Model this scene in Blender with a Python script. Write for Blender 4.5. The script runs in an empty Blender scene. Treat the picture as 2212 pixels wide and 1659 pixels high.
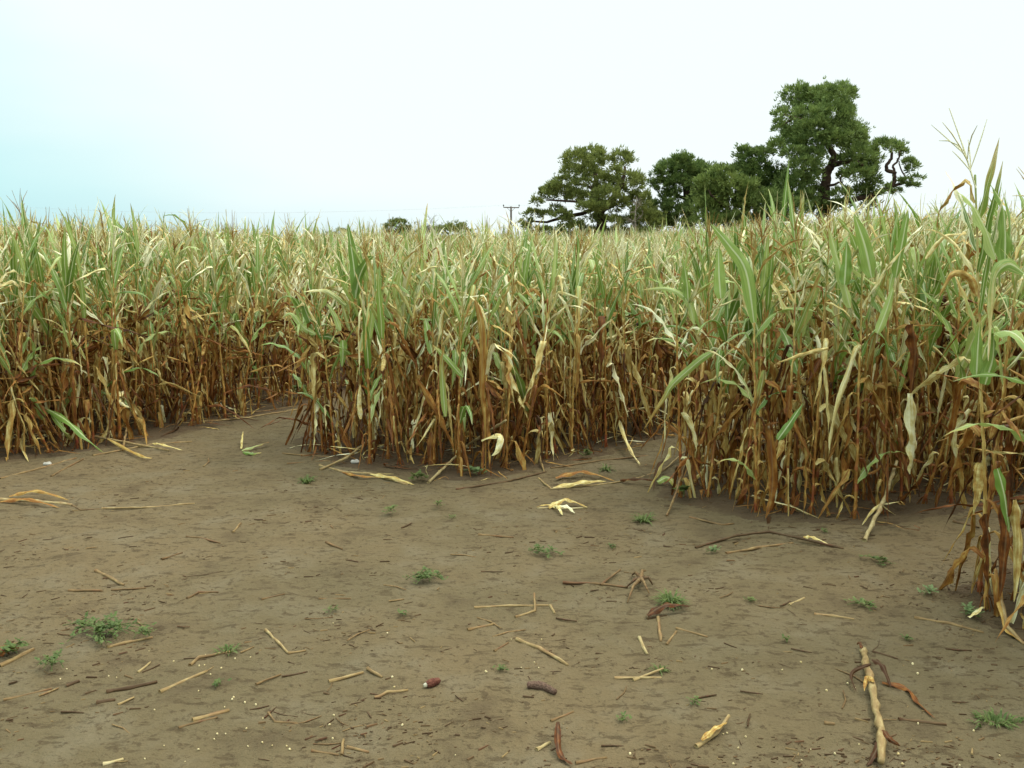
import bpy, math, random
import numpy as np
from mathutils import Vector, Matrix, Euler, noise as mnoise

SC = bpy.context.scene
COL = SC.collection
rad = math.radians

# ------------------------------------------------------------------ camera
F_PX = 1916.0; CX = 1106.0; CY = 829.5; HOR = 540.0; EYE = 1.6
PITCH = math.atan((CY - HOR) / F_PX)
cam_d = bpy.data.cameras.new("camera"); cam = bpy.data.objects.new("camera", cam_d); COL.objects.link(cam)
cam_d.sensor_width = 36.0; cam_d.lens = 36.0 * F_PX / 2212.0
cam_d.clip_start = 0.05; cam_d.clip_end = 3000
cam.location = (0, 0, EYE); cam.rotation_euler = (math.pi / 2 - PITCH, 0, 0)
SC.camera = cam
SC.render.resolution_x = 1024; SC.render.resolution_y = 768

# ------------------------------------------------------------------ world and sun
SUN_EL, SUN_AZ = rad(58), rad(62)      # azimuth clockwise from +Y
w = bpy.data.worlds.new("World"); SC.world = w; w.use_nodes = True
nt = w.node_tree; nt.nodes.clear(); N = nt.nodes.new; LK = nt.links.new
def wmath(op, a, b=None, c=None, clamp=False):
    n = N('ShaderNodeMath'); n.operation = op; n.use_clamp = clamp
    for i, v in enumerate((a, b, c)):
        if v is None: continue
        if isinstance(v, (int, float)): n.inputs[i].default_value = v
        else: LK(v, n.inputs[i])
    return n.outputs[0]
tc = N('ShaderNodeTexCoord')
sky = N('ShaderNodeTexSky'); sky.sky_type = 'NISHITA'; sky.sun_disc = False
sky.sun_elevation = SUN_EL; sky.sun_rotation = SUN_AZ; sky.air_density = 1.2; sky.dust_density = 2.0
skys = N('ShaderNodeVectorMath'); skys.operation = 'SCALE'; LK(sky.outputs[0], skys.inputs[0]); skys.inputs['Scale'].default_value = 0.10
sep = N('ShaderNodeSeparateXYZ'); LK(tc.outputs['Generated'], sep.inputs[0])
def pdir(X, Y):
    return Vector(((X - CX) / F_PX, math.cos(PITCH) + math.sin(PITCH) * (CY - Y) / F_PX, -math.sin(PITCH) + math.cos(PITCH) * (CY - Y) / F_PX)).normalized()
edge_n = pdir(20, -10).cross(pdir(640, 455)).normalized()      # great circle of the cloud bank's edge
if edge_n.dot(pdir(0, 400)) < 0: edge_n = -edge_n
dotn = N('ShaderNodeVectorMath'); dotn.operation = 'DOT_PRODUCT'; LK(tc.outputs['Generated'], dotn.inputs[0]); dotn.inputs[1].default_value = edge_n
mp = N('ShaderNodeMapping'); mp.inputs['Scale'].default_value = (2.2, 2.2, 7.0); LK(tc.outputs['Generated'], mp.inputs[0])
cn = N('ShaderNodeTexNoise'); cn.inputs['Scale'].default_value = 1.8; cn.inputs['Detail'].default_value = 3; LK(mp.outputs[0], cn.inputs[0])
gap = wmath('ADD', dotn.outputs['Value'], wmath('MULTIPLY', wmath('SUBTRACT', cn.outputs[0], 0.5), 0.10))
gm = N('ShaderNodeMapRange'); gm.interpolation_type = 'SMOOTHSTEP'; LK(gap, gm.inputs[0])
gm.inputs[1].default_value = -0.05; gm.inputs[2].default_value = 0.24; gm.inputs[3].default_value = 0; gm.inputs[4].default_value = 1
# low bluish band just over the field
lo = N('ShaderNodeMapRange'); lo.interpolation_type = 'SMOOTHSTEP'; LK(sep.outputs[2], lo.inputs[0])
lo.inputs[1].default_value = 0.0; lo.inputs[2].default_value = 0.075; lo.inputs[3].default_value = 0.55; lo.inputs[4].default_value = 0
lx = N('ShaderNodeMapRange'); lx.interpolation_type = 'SMOOTHSTEP'; LK(sep.outputs[0], lx.inputs[0])
lx.inputs[1].default_value = -0.30; lx.inputs[2].default_value = 0.06; lx.inputs[3].default_value = 1; lx.inputs[4].default_value = 0
low = wmath('MULTIPLY', lo.outputs[0], lx.outputs[0])
clear = wmath('MAXIMUM', gm.outputs[0], wmath('MULTIPLY', low, 0.55))
veil = N('ShaderNodeMix'); veil.data_type = 'RGBA'; LK(clear, veil.inputs['Factor'])
veil.inputs['A'].default_value = (0.715, 0.790, 0.785, 1); veil.inputs['B'].default_value = (0.40, 0.73, 0.76, 1)
hz = N('ShaderNodeMix'); hz.data_type = 'RGBA'; LK(low, hz.inputs['Factor']); LK(veil.outputs['Result'], hz.inputs['A']); hz.inputs['B'].default_value = (0.50, 0.66, 0.71, 1)
zen = N('ShaderNodeMapRange'); LK(sep.outputs[2], zen.inputs[0])
zen.inputs[1].default_value = 0.36; zen.inputs[2].default_value = 1.0; zen.inputs[3].default_value = 1.0; zen.inputs[4].default_value = 3.3
cl = N('ShaderNodeVectorMath'); cl.operation = 'SCALE'; LK(hz.outputs['Result'], cl.inputs[0]); LK(zen.outputs[0], cl.inputs['Scale'])
mixs = N('ShaderNodeMix'); mixs.data_type = 'RGBA'; LK(wmath('MULTIPLY', clear, 0.15), mixs.inputs['Factor'])
LK(cl.outputs[0], mixs.inputs['A']); LK(skys.outputs[0], mixs.inputs['B'])
bg = N('ShaderNodeBackground'); bg.inputs['Strength'].default_value = 1.0; LK(mixs.outputs['Result'], bg.inputs[0])
ow = N('ShaderNodeOutputWorld'); LK(bg.outputs[0], ow.inputs[0])

sd = bpy.data.lights.new("sun", 'SUN'); sd.energy = 1.5; sd.angle = rad(14); sd.color = (1.0, 0.93, 0.80)
so = bpy.data.objects.new("sun", sd); COL.objects.link(so)
sv = Vector((math.sin(SUN_AZ) * math.cos(SUN_EL), math.cos(SUN_AZ) * math.cos(SUN_EL), math.sin(SUN_EL)))
so.rotation_euler = sv.to_track_quat('Z', 'Y').to_euler(); so.location = sv * 60
SC.view_settings.view_transform = 'Standard'; SC.view_settings.look = 'None'
SC.view_settings.exposure = 0.40; SC.view_settings.gamma = 1.0
SC.cycles.max_bounces = 6; SC.cycles.transmission_bounces = 4; SC.cycles.diffuse_bounces = 3

# ------------------------------------------------------------------ measuring helpers
def sst(a, b, x):
    t = min(1, max(0, (x - a) / (b - a))); return t * t * (3 - 2 * t)
def terrain(x, y):
    return 0.35 * sst(8, 50, y) + 0.7 * sst(0.06, 0.42, x / max(y, 1)) * sst(7, 34, y) + 0.15 * sst(-0.2, -0.5, x / max(y, 1)) * sst(8, 25, y)
def relief(x, y):
    f = 1.0 if y < 14 else 0.0
    if not f: return 0.0
    a = mnoise.noise((x * 0.55, y * 0.55, 3.1)) * 0.030
    b = mnoise.noise((x * 2.1, y * 2.1, 7.7)) * 0.012
    c = mnoise.noise((x * 6.5, y * 9.0, 1.7)) * 0.010
    d = max(0, mnoise.noise((x * 15, y * 19, 5.0)) - 0.15) * 0.018
    return (a + b + c + d) * (1 - sst(10, 14, y))
def gz(x, y): return terrain(x, y) + relief(x, y)
def G(X, Y):                                   # where a picture point meets the ground
    d = pdir(X, Y); t = -EYE / d.z; p = Vector((0, 0, EYE)) + d * t
    for _ in range(3):
        t = (gz(p.x, p.y) - EYE) / d.z; p = Vector((0, 0, EYE)) + d * t
    return p
def AT(X, Y, depth):                           # picture point at a world depth y
    d = pdir(X, Y); return Vector((0, 0, EYE)) + d * (depth / d.y)

def tag(o, label=None, cat=None, group=None, kind=None):
    if label: o['label'] = label
    if cat: o['category'] = cat
    if group: o['group'] = group
    if kind: o['kind'] = kind
    return o
def mk_mesh(name, V, Fc, k, mat, data=None, luv=None, smooth=True):
    V = np.asarray(V, dtype=np.float32); Fc = np.asarray(Fc, dtype=np.int32)
    me = bpy.data.meshes.new(name); me.vertices.add(len(V)); me.vertices.foreach_set('co', V.ravel())
    n = len(Fc); me.loops.add(n * k); me.loops.foreach_set('vertex_index', Fc.ravel())
    me.polygons.add(n); me.polygons.foreach_set('loop_start', np.arange(0, n * k, k, dtype=np.int32))
    me.polygons.foreach_set('loop_total', np.full(n, k, dtype=np.int32))
    me.polygons.foreach_set('use_smooth', np.full(n, smooth, dtype=bool))
    if data is not None:
        a = me.attributes.new('leafdata', 'FLOAT_VECTOR', 'POINT'); a.data.foreach_set('vector', np.asarray(data, dtype=np.float32).ravel())
    if luv is not None:
        a = me.attributes.new('luv', 'FLOAT_VECTOR', 'POINT'); a.data.foreach_set('vector', np.asarray(luv, dtype=np.float32).ravel())
    me.update(calc_edges=True)
    if mat: me.materials.append(mat)
    return me
def add(name, me, parent=None, loc=None):
    o = bpy.data.objects.new(name, me); COL.objects.link(o)
    if parent: o.parent = parent
    if loc is not None: o.location = loc
    return o
def empty(name, loc=(0, 0, 0)):
    o = bpy.data.objects.new(name, None); COL.objects.link(o); o.location = loc; o.empty_display_size = 0.1; return o

class Acc:                                     # collects arrays into one mesh
    def __init__(s): s.V = []; s.F = []; s.D = []; s.U = []; s.n = 0
    def put(s, V, Fc, D=None, U=None):
        V = np.asarray(V, float); s.V.append(V); s.F.append(np.asarray(Fc, int) + s.n); s.n += len(V)
        s.D.append(np.zeros((len(V), 3)) if D is None else np.broadcast_to(np.asarray(D, float), (len(V), 3)))
        s.U.append(np.zeros((len(V), 3)) if U is None else U)
    def mesh(s, name, k, mat, smooth=True):
        return mk_mesh(name, np.concatenate(s.V), np.concatenate(s.F), k, mat, np.concatenate(s.D), np.concatenate(s.U), smooth)
def tube(pts, rads, n=6, closed_ends=True, D=(1, 0, 0), squash=1.0):
    P = np.array([list(p) for p in pts], float); m = len(P); V = []; U = []
    prev = None
    for i in range(m):
        t = P[min(i + 1, m - 1)] - P[max(i - 1, 0)]; t /= (np.linalg.norm(t) + 1e-9)
        if prev is None:
            a = np.array([0, 0, 1.0]) if abs(t[2]) < 0.9 else np.array([1.0, 0, 0]); s = np.cross(t, a)
        else: s = prev - t * prev.dot(t)
        s /= (np.linalg.norm(s) + 1e-9); prev = s; q = np.cross(s, t)
        for j in range(n):
            an = 2 * math.pi * j / n
            V.append(P[i] + rads[i] * (math.cos(an) * s + squash * math.sin(an) * q)); U.append((j / n, i / max(1, m - 1), 0))
    Fc = [(i * n + j, i * n + (j + 1) % n, (i + 1) * n + (j + 1) % n, (i + 1) * n + j) for i in range(m - 1) for j in range(n)]
    if closed_ends and n % 2 == 0:
        for b in (0, (m - 1) * n):
            for j in range(1, n // 2):
                Fc.append((b + j - 1, b + j, b + n - 1 - j, b + n - j) if j < n // 2 else None)
    return np.array(V), np.array(Fc), np.broadcast_to(np.array(D, float), (len(V), 3)), np.array(U)

# ------------------------------------------------------------------ materials
def new_mat(name):
    m = bpy.data.materials.new(name); m.use_nodes = True; t = m.node_tree; t.nodes.clear(); return m, t
class NB:
    def __init__(s, t): s.t = t
    def n(s, typ, **kw):
        x = s.t.nodes.new(typ)
        for k, v in kw.items(): setattr(x, k, v)
        return x
    def l(s, a, b): s.t.links.new(a, b)
    def m(s, op, a, b=None, c=None, clamp=False):
        x = s.n('ShaderNodeMath', operation=op, use_clamp=clamp)
        for i, v in enumerate((a, b, c)):
            if v is None: continue
            if isinstance(v, (int, float)): x.inputs[i].default_value = v
            else: s.l(v, x.inputs[i])
        return x.outputs[0]
    def mix(s, f, a, b, blend='MIX'):
        x = s.n('ShaderNodeMix', data_type='RGBA', blend_type=blend)
        for key, v in (('Factor', f), ('A', a), ('B', b)):
            if isinstance(v, (int, float)): x.inputs[key].default_value = v
            elif isinstance(v, tuple): x.inputs[key].default_value = (*v, 1)
            else: s.l(v, x.inputs[key])
        return x.outputs['Result']
    def noise(s, vec, scale, detail=2, rough=0.5):
        x = s.n('ShaderNodeTexNoise'); x.inputs['Scale'].default_value = scale; x.inputs['Detail'].default_value = detail; x.inputs['Roughness'].default_value = rough
        if vec is not None: s.l(vec, x.inputs['Vector'])
        return x.outputs[0]
    def ramp(s, f, stops):
        x = s.n('ShaderNodeValToRGB'); e = x.color_ramp.elements
        while len(e) < len(stops): e.new(0.5)
        for i, (p, c) in enumerate(stops): e[i].position = p; e[i].color = (*c, 1) if len(c) == 3 else c
        s.l(f, x.inputs[0]); return x.outputs[0]
    def rng(s, v, a, b, c=0, d=1, smooth=True):
        x = s.n('ShaderNodeMapRange'); x.interpolation_type = 'SMOOTHSTEP' if smooth else 'LINEAR'
        s.l(v, x.inputs[0])
        for i, q in enumerate((a, b, c, d)): x.inputs[i + 1].default_value = q
        return x.outputs[0]
    def sepv(s, v):
        x = s.n('ShaderNodeSeparateXYZ'); s.l(v, x.inputs[0]); return x.outputs
    def comb(s, *v):
        x = s.n('ShaderNodeCombineXYZ')
        for i, q in enumerate(v):
            if isinstance(q, (int, float)): x.inputs[i].default_value = q
            else: s.l(q, x.inputs[i])
        return x.outputs[0]
    def attr(s, name):
        x = s.n('ShaderNodeAttribute'); x.attribute_name = name; return x.outputs['Vector']

STRAW_RAMP = [(0.0, (0.84, 0.80, 0.52)), (0.2, (0.66, 0.56, 0.23)), (0.4, (0.42, 0.275, 0.072)), (0.6, (0.27, 0.115, 0.022)), (0.8, (0.145, 0.045, 0.010)), (1.0, (0.056, 0.021, 0.006))]
def leaf_material(name, translucent=0.32):
    m, t = new_mat(name); b = NB(t)
    d = b.sepv(b.attr('leafdata')); uv = b.sepv(b.attr('luv'))
    oi = b.n('ShaderNodeObjectInfo')
    seed = b.m('ADD', b.m('MULTIPLY', d[2], 37.0), b.m('MULTIPLY', oi.outputs['Random'], 19.0))
    streak = b.noise(b.comb(b.m('MULTIPLY', uv[0], 9.0), b.m('MULTIPLY', uv[1], 1.3), seed), 1.6, 3, 0.6)
    blotch = b.noise(b.comb(b.m('MULTIPLY', uv[0], 1.5), b.m('MULTIPLY', uv[1], 7.0), b.m('ADD', seed, 11.0)), 1.3, 3, 0.6)
    r2 = b.m('FRACT', b.m('MULTIPLY', seed, 1.37))
    gcol = b.ramp(b.m('ADD', b.m('MULTIPLY', r2, 0.6), b.m('MULTIPLY', streak, 0.5)), [(0.1, (0.080, 0.150, 0.022)), (0.45, (0.165, 0.268, 0.042)), (0.75, (0.35, 0.45, 0.12)), (1.0, (0.62, 0.66, 0.27))])
    tone = b.m('ADD', d[1], b.m('ADD', b.m('MULTIPLY', b.m('SUBTRACT', blotch, 0.5), 0.8), b.m('ADD', b.m('MULTIPLY', b.m('SUBTRACT', streak, 0.5), 0.6), b.m('MULTIPLY', b.m('SUBTRACT', r2, 0.5), 0.55))))
    dcol = b.ramp(tone, STRAW_RAMP)
    dry = b.rng(b.m('ADD', d[0], b.m('MULTIPLY', b.m('SUBTRACT', streak, 0.5), 0.8)), 0.38, 0.62)
    col = b.mix(dry, gcol, dcol)
    mid = b.rng(b.m('ABSOLUTE', b.m('SUBTRACT', uv[0], 0.5)), 0.035, 0.085, 0.75, 0)
    col = b.mix(b.m('MULTIPLY', mid, b.m('SUBTRACT', 1.0, b.m('MULTIPLY', dry, 0.92))), col, (0.62, 0.66, 0.38))
    bmp = b.n('ShaderNodeBump'); bmp.inputs['Strength'].default_value = 0.35; bmp.inputs['Distance'].default_value = 0.004; b.l(streak, bmp.inputs['Height'])
    p = b.n('ShaderNodeBsdfPrincipled'); b.l(col, p.inputs['Base Color']); p.inputs['Roughness'].default_value = 0.5; b.l(b.m('SUBTRACT', 0.45, b.m('MULTIPLY', dry, 0.3)), p.inputs['Specular IOR Level']); b.l(bmp.outputs[0], p.inputs['Normal'])
    tr = b.n('ShaderNodeBsdfTranslucent'); b.l(col, tr.inputs[0])
    ms = b.n('ShaderNodeMixShader'); b.l(b.m('MULTIPLY', b.m('SUBTRACT', 1.0, b.m('MULTIPLY', dry, .6)), translucent), ms.inputs[0]); b.l(p.outputs[0], ms.inputs[1]); b.l(tr.outputs[0], ms.inputs[2])
    o = b.n('ShaderNodeOutputMaterial'); b.l(ms.outputs[0], o.inputs[0]); return m
M_LEAF = leaf_material("maize_leaf")

def stalk_material(name, red_amount, ramp):
    m, t = new_mat(name); b = NB(t)
    d = b.sepv(b.attr('leafdata')); uv = b.sepv(b.attr('luv')); oi = b.n('ShaderNodeObjectInfo')
    seed = b.m('ADD', b.m('MULTIPLY', d[2], 37.0), b.m('MULTIPLY', oi.outputs['Random'], 19.0))
    nz = b.noise(b.comb(b.m('MULTIPLY', uv[0], 3.0), b.m('MULTIPLY', uv[1], 9.0), seed), 1.5, 3, 0.6)
    tone = b.m('ADD', d[1], b.m('MULTIPLY', b.m('SUBTRACT', nz, 0.5), 0.8))
    dcol = b.ramp(tone, ramp)
    red = b.rng(b.noise(b.comb(0.0, b.m('MULTIPLY', uv[1], 5.0), b.m('ADD', seed, 5.0)), 1.2, 1), 0.55, 0.63, 0, red_amount)
    dcol = b.mix(red, dcol, (0.20, 0.025, 0.02))
    col = b.mix(b.rng(d[0], 0.3, 0.7), (0.22, 0.30, 0.09), dcol)
    p = b.n('ShaderNodeBsdfPrincipled'); b.l(col, p.inputs['Base Color']); p.inputs['Roughness'].default_value = 0.6; p.inputs['Specular IOR Level'].default_value = 0.15
    bmp = b.n('ShaderNodeBump'); bmp.inputs['Strength'].default_value = 0.3; bmp.inputs['Distance'].default_value = 0.004; b.l(nz, bmp.inputs['Height']); b.l(bmp.outputs[0], p.inputs['Normal'])
    o = b.n('ShaderNodeOutputMaterial'); b.l(p.outputs[0], o.inputs[0]); return m
M_STALK = stalk_material("maize_stalk", .55, STRAW_RAMP)
M_STICK = stalk_material("weathered_stalk", .12, [(0.0, (0.52, 0.47, 0.29)), (0.25, (0.38, 0.30, 0.14)), (0.45, (0.25, 0.17, 0.07)), (0.65, (0.15, 0.092, 0.038)), (0.85, (0.085, 0.050, 0.023)), (1.0, (0.055, 0.030, 0.012))])

def soil_material():
    m, t = new_mat("trodden_soil"); b = NB(t)
    geo = b.n('ShaderNodeNewGeometry'); pos = geo.outputs['Position']
    big = b.noise(pos, 0.55, 3, 0.55); mid = b.noise(pos, 3.0, 5, 0.6); fine = b.noise(pos, 26.0, 5, 0.7)
    mpn = b.n('ShaderNodeMapping'); mpn.inputs['Scale'].default_value = (8, 20, 8); mpn.inputs['Rotation'].default_value = (0, 0, 0.25); b.l(pos, mpn.inputs[0])
    fleck = b.noise(mpn.outputs[0], 1.0, 4, 0.7)
    grit = b.noise(pos, 130.0, 3, 0.7)
    col = b.mix(b.rng(big, 0.35, 0.65), (0.124, 0.095, 0.048), (0.150, 0.108, 0.054))
    col = b.mix(b.rng(mid, 0.45, 0.75, 0, 0.55), col, (0.175, 0.143, 0.088))
    col = b.mix(b.rng(mid, 0.46, 0.30, 0, 0.5), col, (0.072, 0.049, 0.026))
    col = b.mix(b.rng(fleck, 0.54, 0.64, 0, 0.65), col, (0.060, 0.040, 0.019))
    col = b.mix(b.rng(fine, 0.55, 0.64, 0, 0.7), col, (0.064, 0.043, 0.021))
    col = b.mix(b.rng(grit, 0.66, 0.76, 0, 0.6), col, (0.22, 0.19, 0.12))
    til_shade = b.sepv(b.attr('tilled_shade'))[0]
    col = b.mix(b.rng(b.m('ADD', til_shade, b.m('MULTIPLY', b.m('SUBTRACT', mid, .5), .8)), .35, .65, 0, .75), col, (0.070, 0.044, 0.024))  # redder row soil, darkened further to paint in shade below the maize
    h = b.m('ADD', b.m('MULTIPLY', mid, 0.9), b.m('ADD', b.m('MULTIPLY', fine, 0.5), b.m('MULTIPLY', grit, 0.14)))
    h = b.m('SUBTRACT', h, b.m('MULTIPLY', fleck, 0.7))
    bmp = b.n('ShaderNodeBump'); bmp.inputs['Strength'].default_value = 1.0; bmp.inputs['Distance'].default_value = 0.04; b.l(h, bmp.inputs['Height'])
    p = b.n('ShaderNodeBsdfPrincipled'); b.l(col, p.inputs['Base Color']); p.inputs['Roughness'].default_value = 0.93; p.inputs['Specular IOR Level'].default_value = 0.15; b.l(bmp.outputs[0], p.inputs['Normal'])
    o = b.n('ShaderNodeOutputMaterial'); b.l(p.outputs[0], o.inputs[0]); return m
M_SOIL = soil_material()

def simple_mat(name, c1, c2, scale=8, rough=0.8, translucent=0, bump=0.3, spec=0.3):
    m, t = new_mat(name); b = NB(t); geo = b.n('ShaderNodeNewGeometry'); oi = b.n('ShaderNodeObjectInfo')
    nz = b.noise(geo.outputs['Position'], scale, 4, 0.6)
    f = b.m('ADD', b.rng(nz, 0.3, 0.7), b.m('MULTIPLY', b.m('SUBTRACT', oi.outputs['Random'], 0.5), 0.4), clamp=True)
    col = b.mix(f, c1, c2)
    p = b.n('ShaderNodeBsdfPrincipled'); b.l(col, p.inputs['Base Color']); p.inputs['Roughness'].default_value = rough; p.inputs['Specular IOR Level'].default_value = spec
    bmp = b.n('ShaderNodeBump'); bmp.inputs['Strength'].default_value = bump; bmp.inputs['Distance'].default_value = 0.02; b.l(nz, bmp.inputs['Height']); b.l(bmp.outputs[0], p.inputs['Normal'])
    out = p.outputs[0]
    if translucent:
        tr = b.n('ShaderNodeBsdfTranslucent'); b.l(col, tr.inputs[0]); ms = b.n('ShaderNodeMixShader'); ms.inputs[0].default_value = translucent
        b.l(p.outputs[0], ms.inputs[1]); b.l(tr.outputs[0], ms.inputs[2]); out = ms.outputs[0]
    o = b.n('ShaderNodeOutputMaterial'); b.l(out, o.inputs[0]); return m
M_PINE_A = simple_mat("pine_needles_blue_green", (0.075, 0.120, 0.026), (0.24, 0.31, 0.08), 1.6, 0.75, 0.25, 0)
M_PINE_B = simple_mat("pine_needles_olive", (0.080, 0.105, 0.022), (0.24, 0.27, 0.065), 1.6, 0.75, 0.25, 0)
M_PINE_C = simple_mat("pine_needles_light", (0.09, 0.135, 0.028), (0.27, 0.33, 0.085), 1.6, 0.75, 0.25, 0)
M_BARK = simple_mat("pine_bark", (0.040, 0.024, 0.015), (0.09, 0.055, 0.035), 3.0, 0.95)
M_DEAD = simple_mat("dead_wood", (0.16, 0.13, 0.10), (0.28, 0.23, 0.17), 3.0, 0.95)
M_POLE = simple_mat("weathered_pole_timber", (0.085, 0.07, 0.055), (0.15, 0.125, 0.10), 4.0, 0.9)
M_CERAMIC = simple_mat("insulator_ceramic", (0.05, 0.04, 0.035), (0.10, 0.08, 0.07), 4.0, 0.4)
M_WIRE = simple_mat("wire_metal", (0.35, 0.36, 0.37), (0.5, 0.5, 0.5), 4.0, 0.5)
M_WEED = simple_mat("weed_leaves", (0.060, 0.095, 0.018), (0.125, 0.165, 0.04), 40.0, 0.6, 0.25)
M_WEED_PALE = simple_mat("pale_weed_leaves", (0.10, 0.155, 0.05), (0.17, 0.23, 0.085), 40.0, 0.6, 0.25)
M_GRASS = simple_mat("grass_blades", (0.070, 0.11, 0.022), (0.15, 0.19, 0.05), 40.0, 0.6, 0.25)
M_KERNEL = simple_mat("kernel", (0.48, 0.36, 0.15), (0.64, 0.54, 0.30), 60.0, 0.4)
M_COB_RED = simple_mat("red_cob", (0.11, 0.030, 0.018), (0.20, 0.075, 0.04), 120.0, 0.8, 0, 0.9)
M_COB_BROWN = simple_mat("brown_cob", (0.10, 0.055, 0.035), (0.19, 0.115, 0.075), 120.0, 0.9, 0, 0.9)
M_PITH = simple_mat("pale_pith", (0.44, 0.39, 0.26), (0.60, 0.55, 0.40), 60.0, 0.8)
M_CHAFF = leaf_material("chaff", 0.0)
M_STONE = simple_mat("pale_stone", (0.30, 0.28, 0.23), (0.46, 0.43, 0.36), 30.0, 0.8)

# ------------------------------------------------------------------ ground: one sheet reaching the horizon
def axis(lo, hi, step, far_lo, far_hi, g=1.16):
    a = list(np.arange(lo, hi + 1e-6, step)); s = step; x = a[-1]
    while x < far_hi: s *= g; x += s; a.append(x)
    s = step; x = a[0]; pre = []
    while x > far_lo: s *= g; x -= s; pre.append(x)
    return np.array(pre[::-1] + a)
xs = axis(-4.6, 3.4, 0.028, -900, 900); ys = axis(1.9, 8.6, 0.028, -30, 1500)
NX, NY = len(xs), len(ys); gv = np.zeros((NY, NX, 3)); gv[:, :, 0] = xs[None, :]; gv[:, :, 1] = ys[:, None]
for j, yy in enumerate(ys):
    for i, xx in enumerate(xs):
        gv[j, i, 2] = gz(xx, yy) if -14 < xx < 14 and 0 < yy < 15 else terrain(xx, yy)
ii, jj = np.meshgrid(np.arange(NX - 1), np.arange(NY - 1)); b0 = (jj * NX + ii).ravel()
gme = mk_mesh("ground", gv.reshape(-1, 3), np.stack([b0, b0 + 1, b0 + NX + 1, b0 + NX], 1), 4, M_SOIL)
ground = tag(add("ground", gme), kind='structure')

# ------------------------------------------------------------------ maize leaf library
CLS = {  # elevation0, bend, kink prob, length, width, fold, dry, tone, twist, ripple
    'GU': dict(a0=(66, 84), bend=(0, 40), kink=0.08, L=(.38, .62), W=(.034, .060), fold=(.25, .55), dry=(0.0, 0.22), tone=(.15, .4), tw=.5, rip=.05),
    'GA': dict(a0=(50, 72), bend=(60, 135), kink=0.2, L=(.42, .68), W=(.040, .066), fold=(.15, .45), dry=(0.0, 0.2), tone=(.2, .4), tw=.7, rip=.08),
    'HU': dict(a0=(56, 82), bend=(5, 70), kink=0.4, L=(.38, .62), W=(.026, .048), fold=(.4, .9), dry=(0.3, 0.5), tone=(.0, .35), tw=1.0, rip=.08),
    'SU': dict(a0=(58, 86), bend=(-5, 45), kink=0.35, L=(.34, .58), W=(.014, .036), fold=(.8, 1.25), dry=(0.8, 1.0), tone=(-.1, .28), tw=1.5, rip=.10),
    'SA': dict(a0=(45, 75), bend=(30, 120), kink=0.6, L=(.38, .60), W=(.018, .040), fold=(.5, 1.1), dry=(0.85, 1.0), tone=(.08, .45), tw=1.8, rip=.14),
    'BK': dict(a0=(10, 72), bend=(5, 20), kink=1.0, L=(.42, .68), W=(.018, .040), fold=(.5, 1.1), dry=(1.0, 1.0), tone=(.3, .75), tw=2.0, rip=.14),
    'BD': dict(a0=(20, 70), drop=(-91, -62), bend=(0, 0), kink=0, L=(.34, .60), W=(.014, .038), fold=(.6, 1.35), dry=(1.0, 1.0), tone=(.35, .88), tw=2.2, rip=.12),
    'BW': dict(a0=(20, 75), drop=(-91, -58), bend=(0, 0), kink=0, L=(.42, .72), W=(.034, .060), fold=(.2, .8), dry=(0.9, 1.0), tone=(.28, .75), tw=2.6, rip=.12),
    'SD': dict(a0=(20, 70), drop=(-91, -65), bend=(0, 0), kink=0, L=(.36, .60), W=(.016, .042), fold=(.5, 1.2), dry=(1.0, 1.0), tone=(.2, .55), tw=2.2, rip=.12),
}
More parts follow.
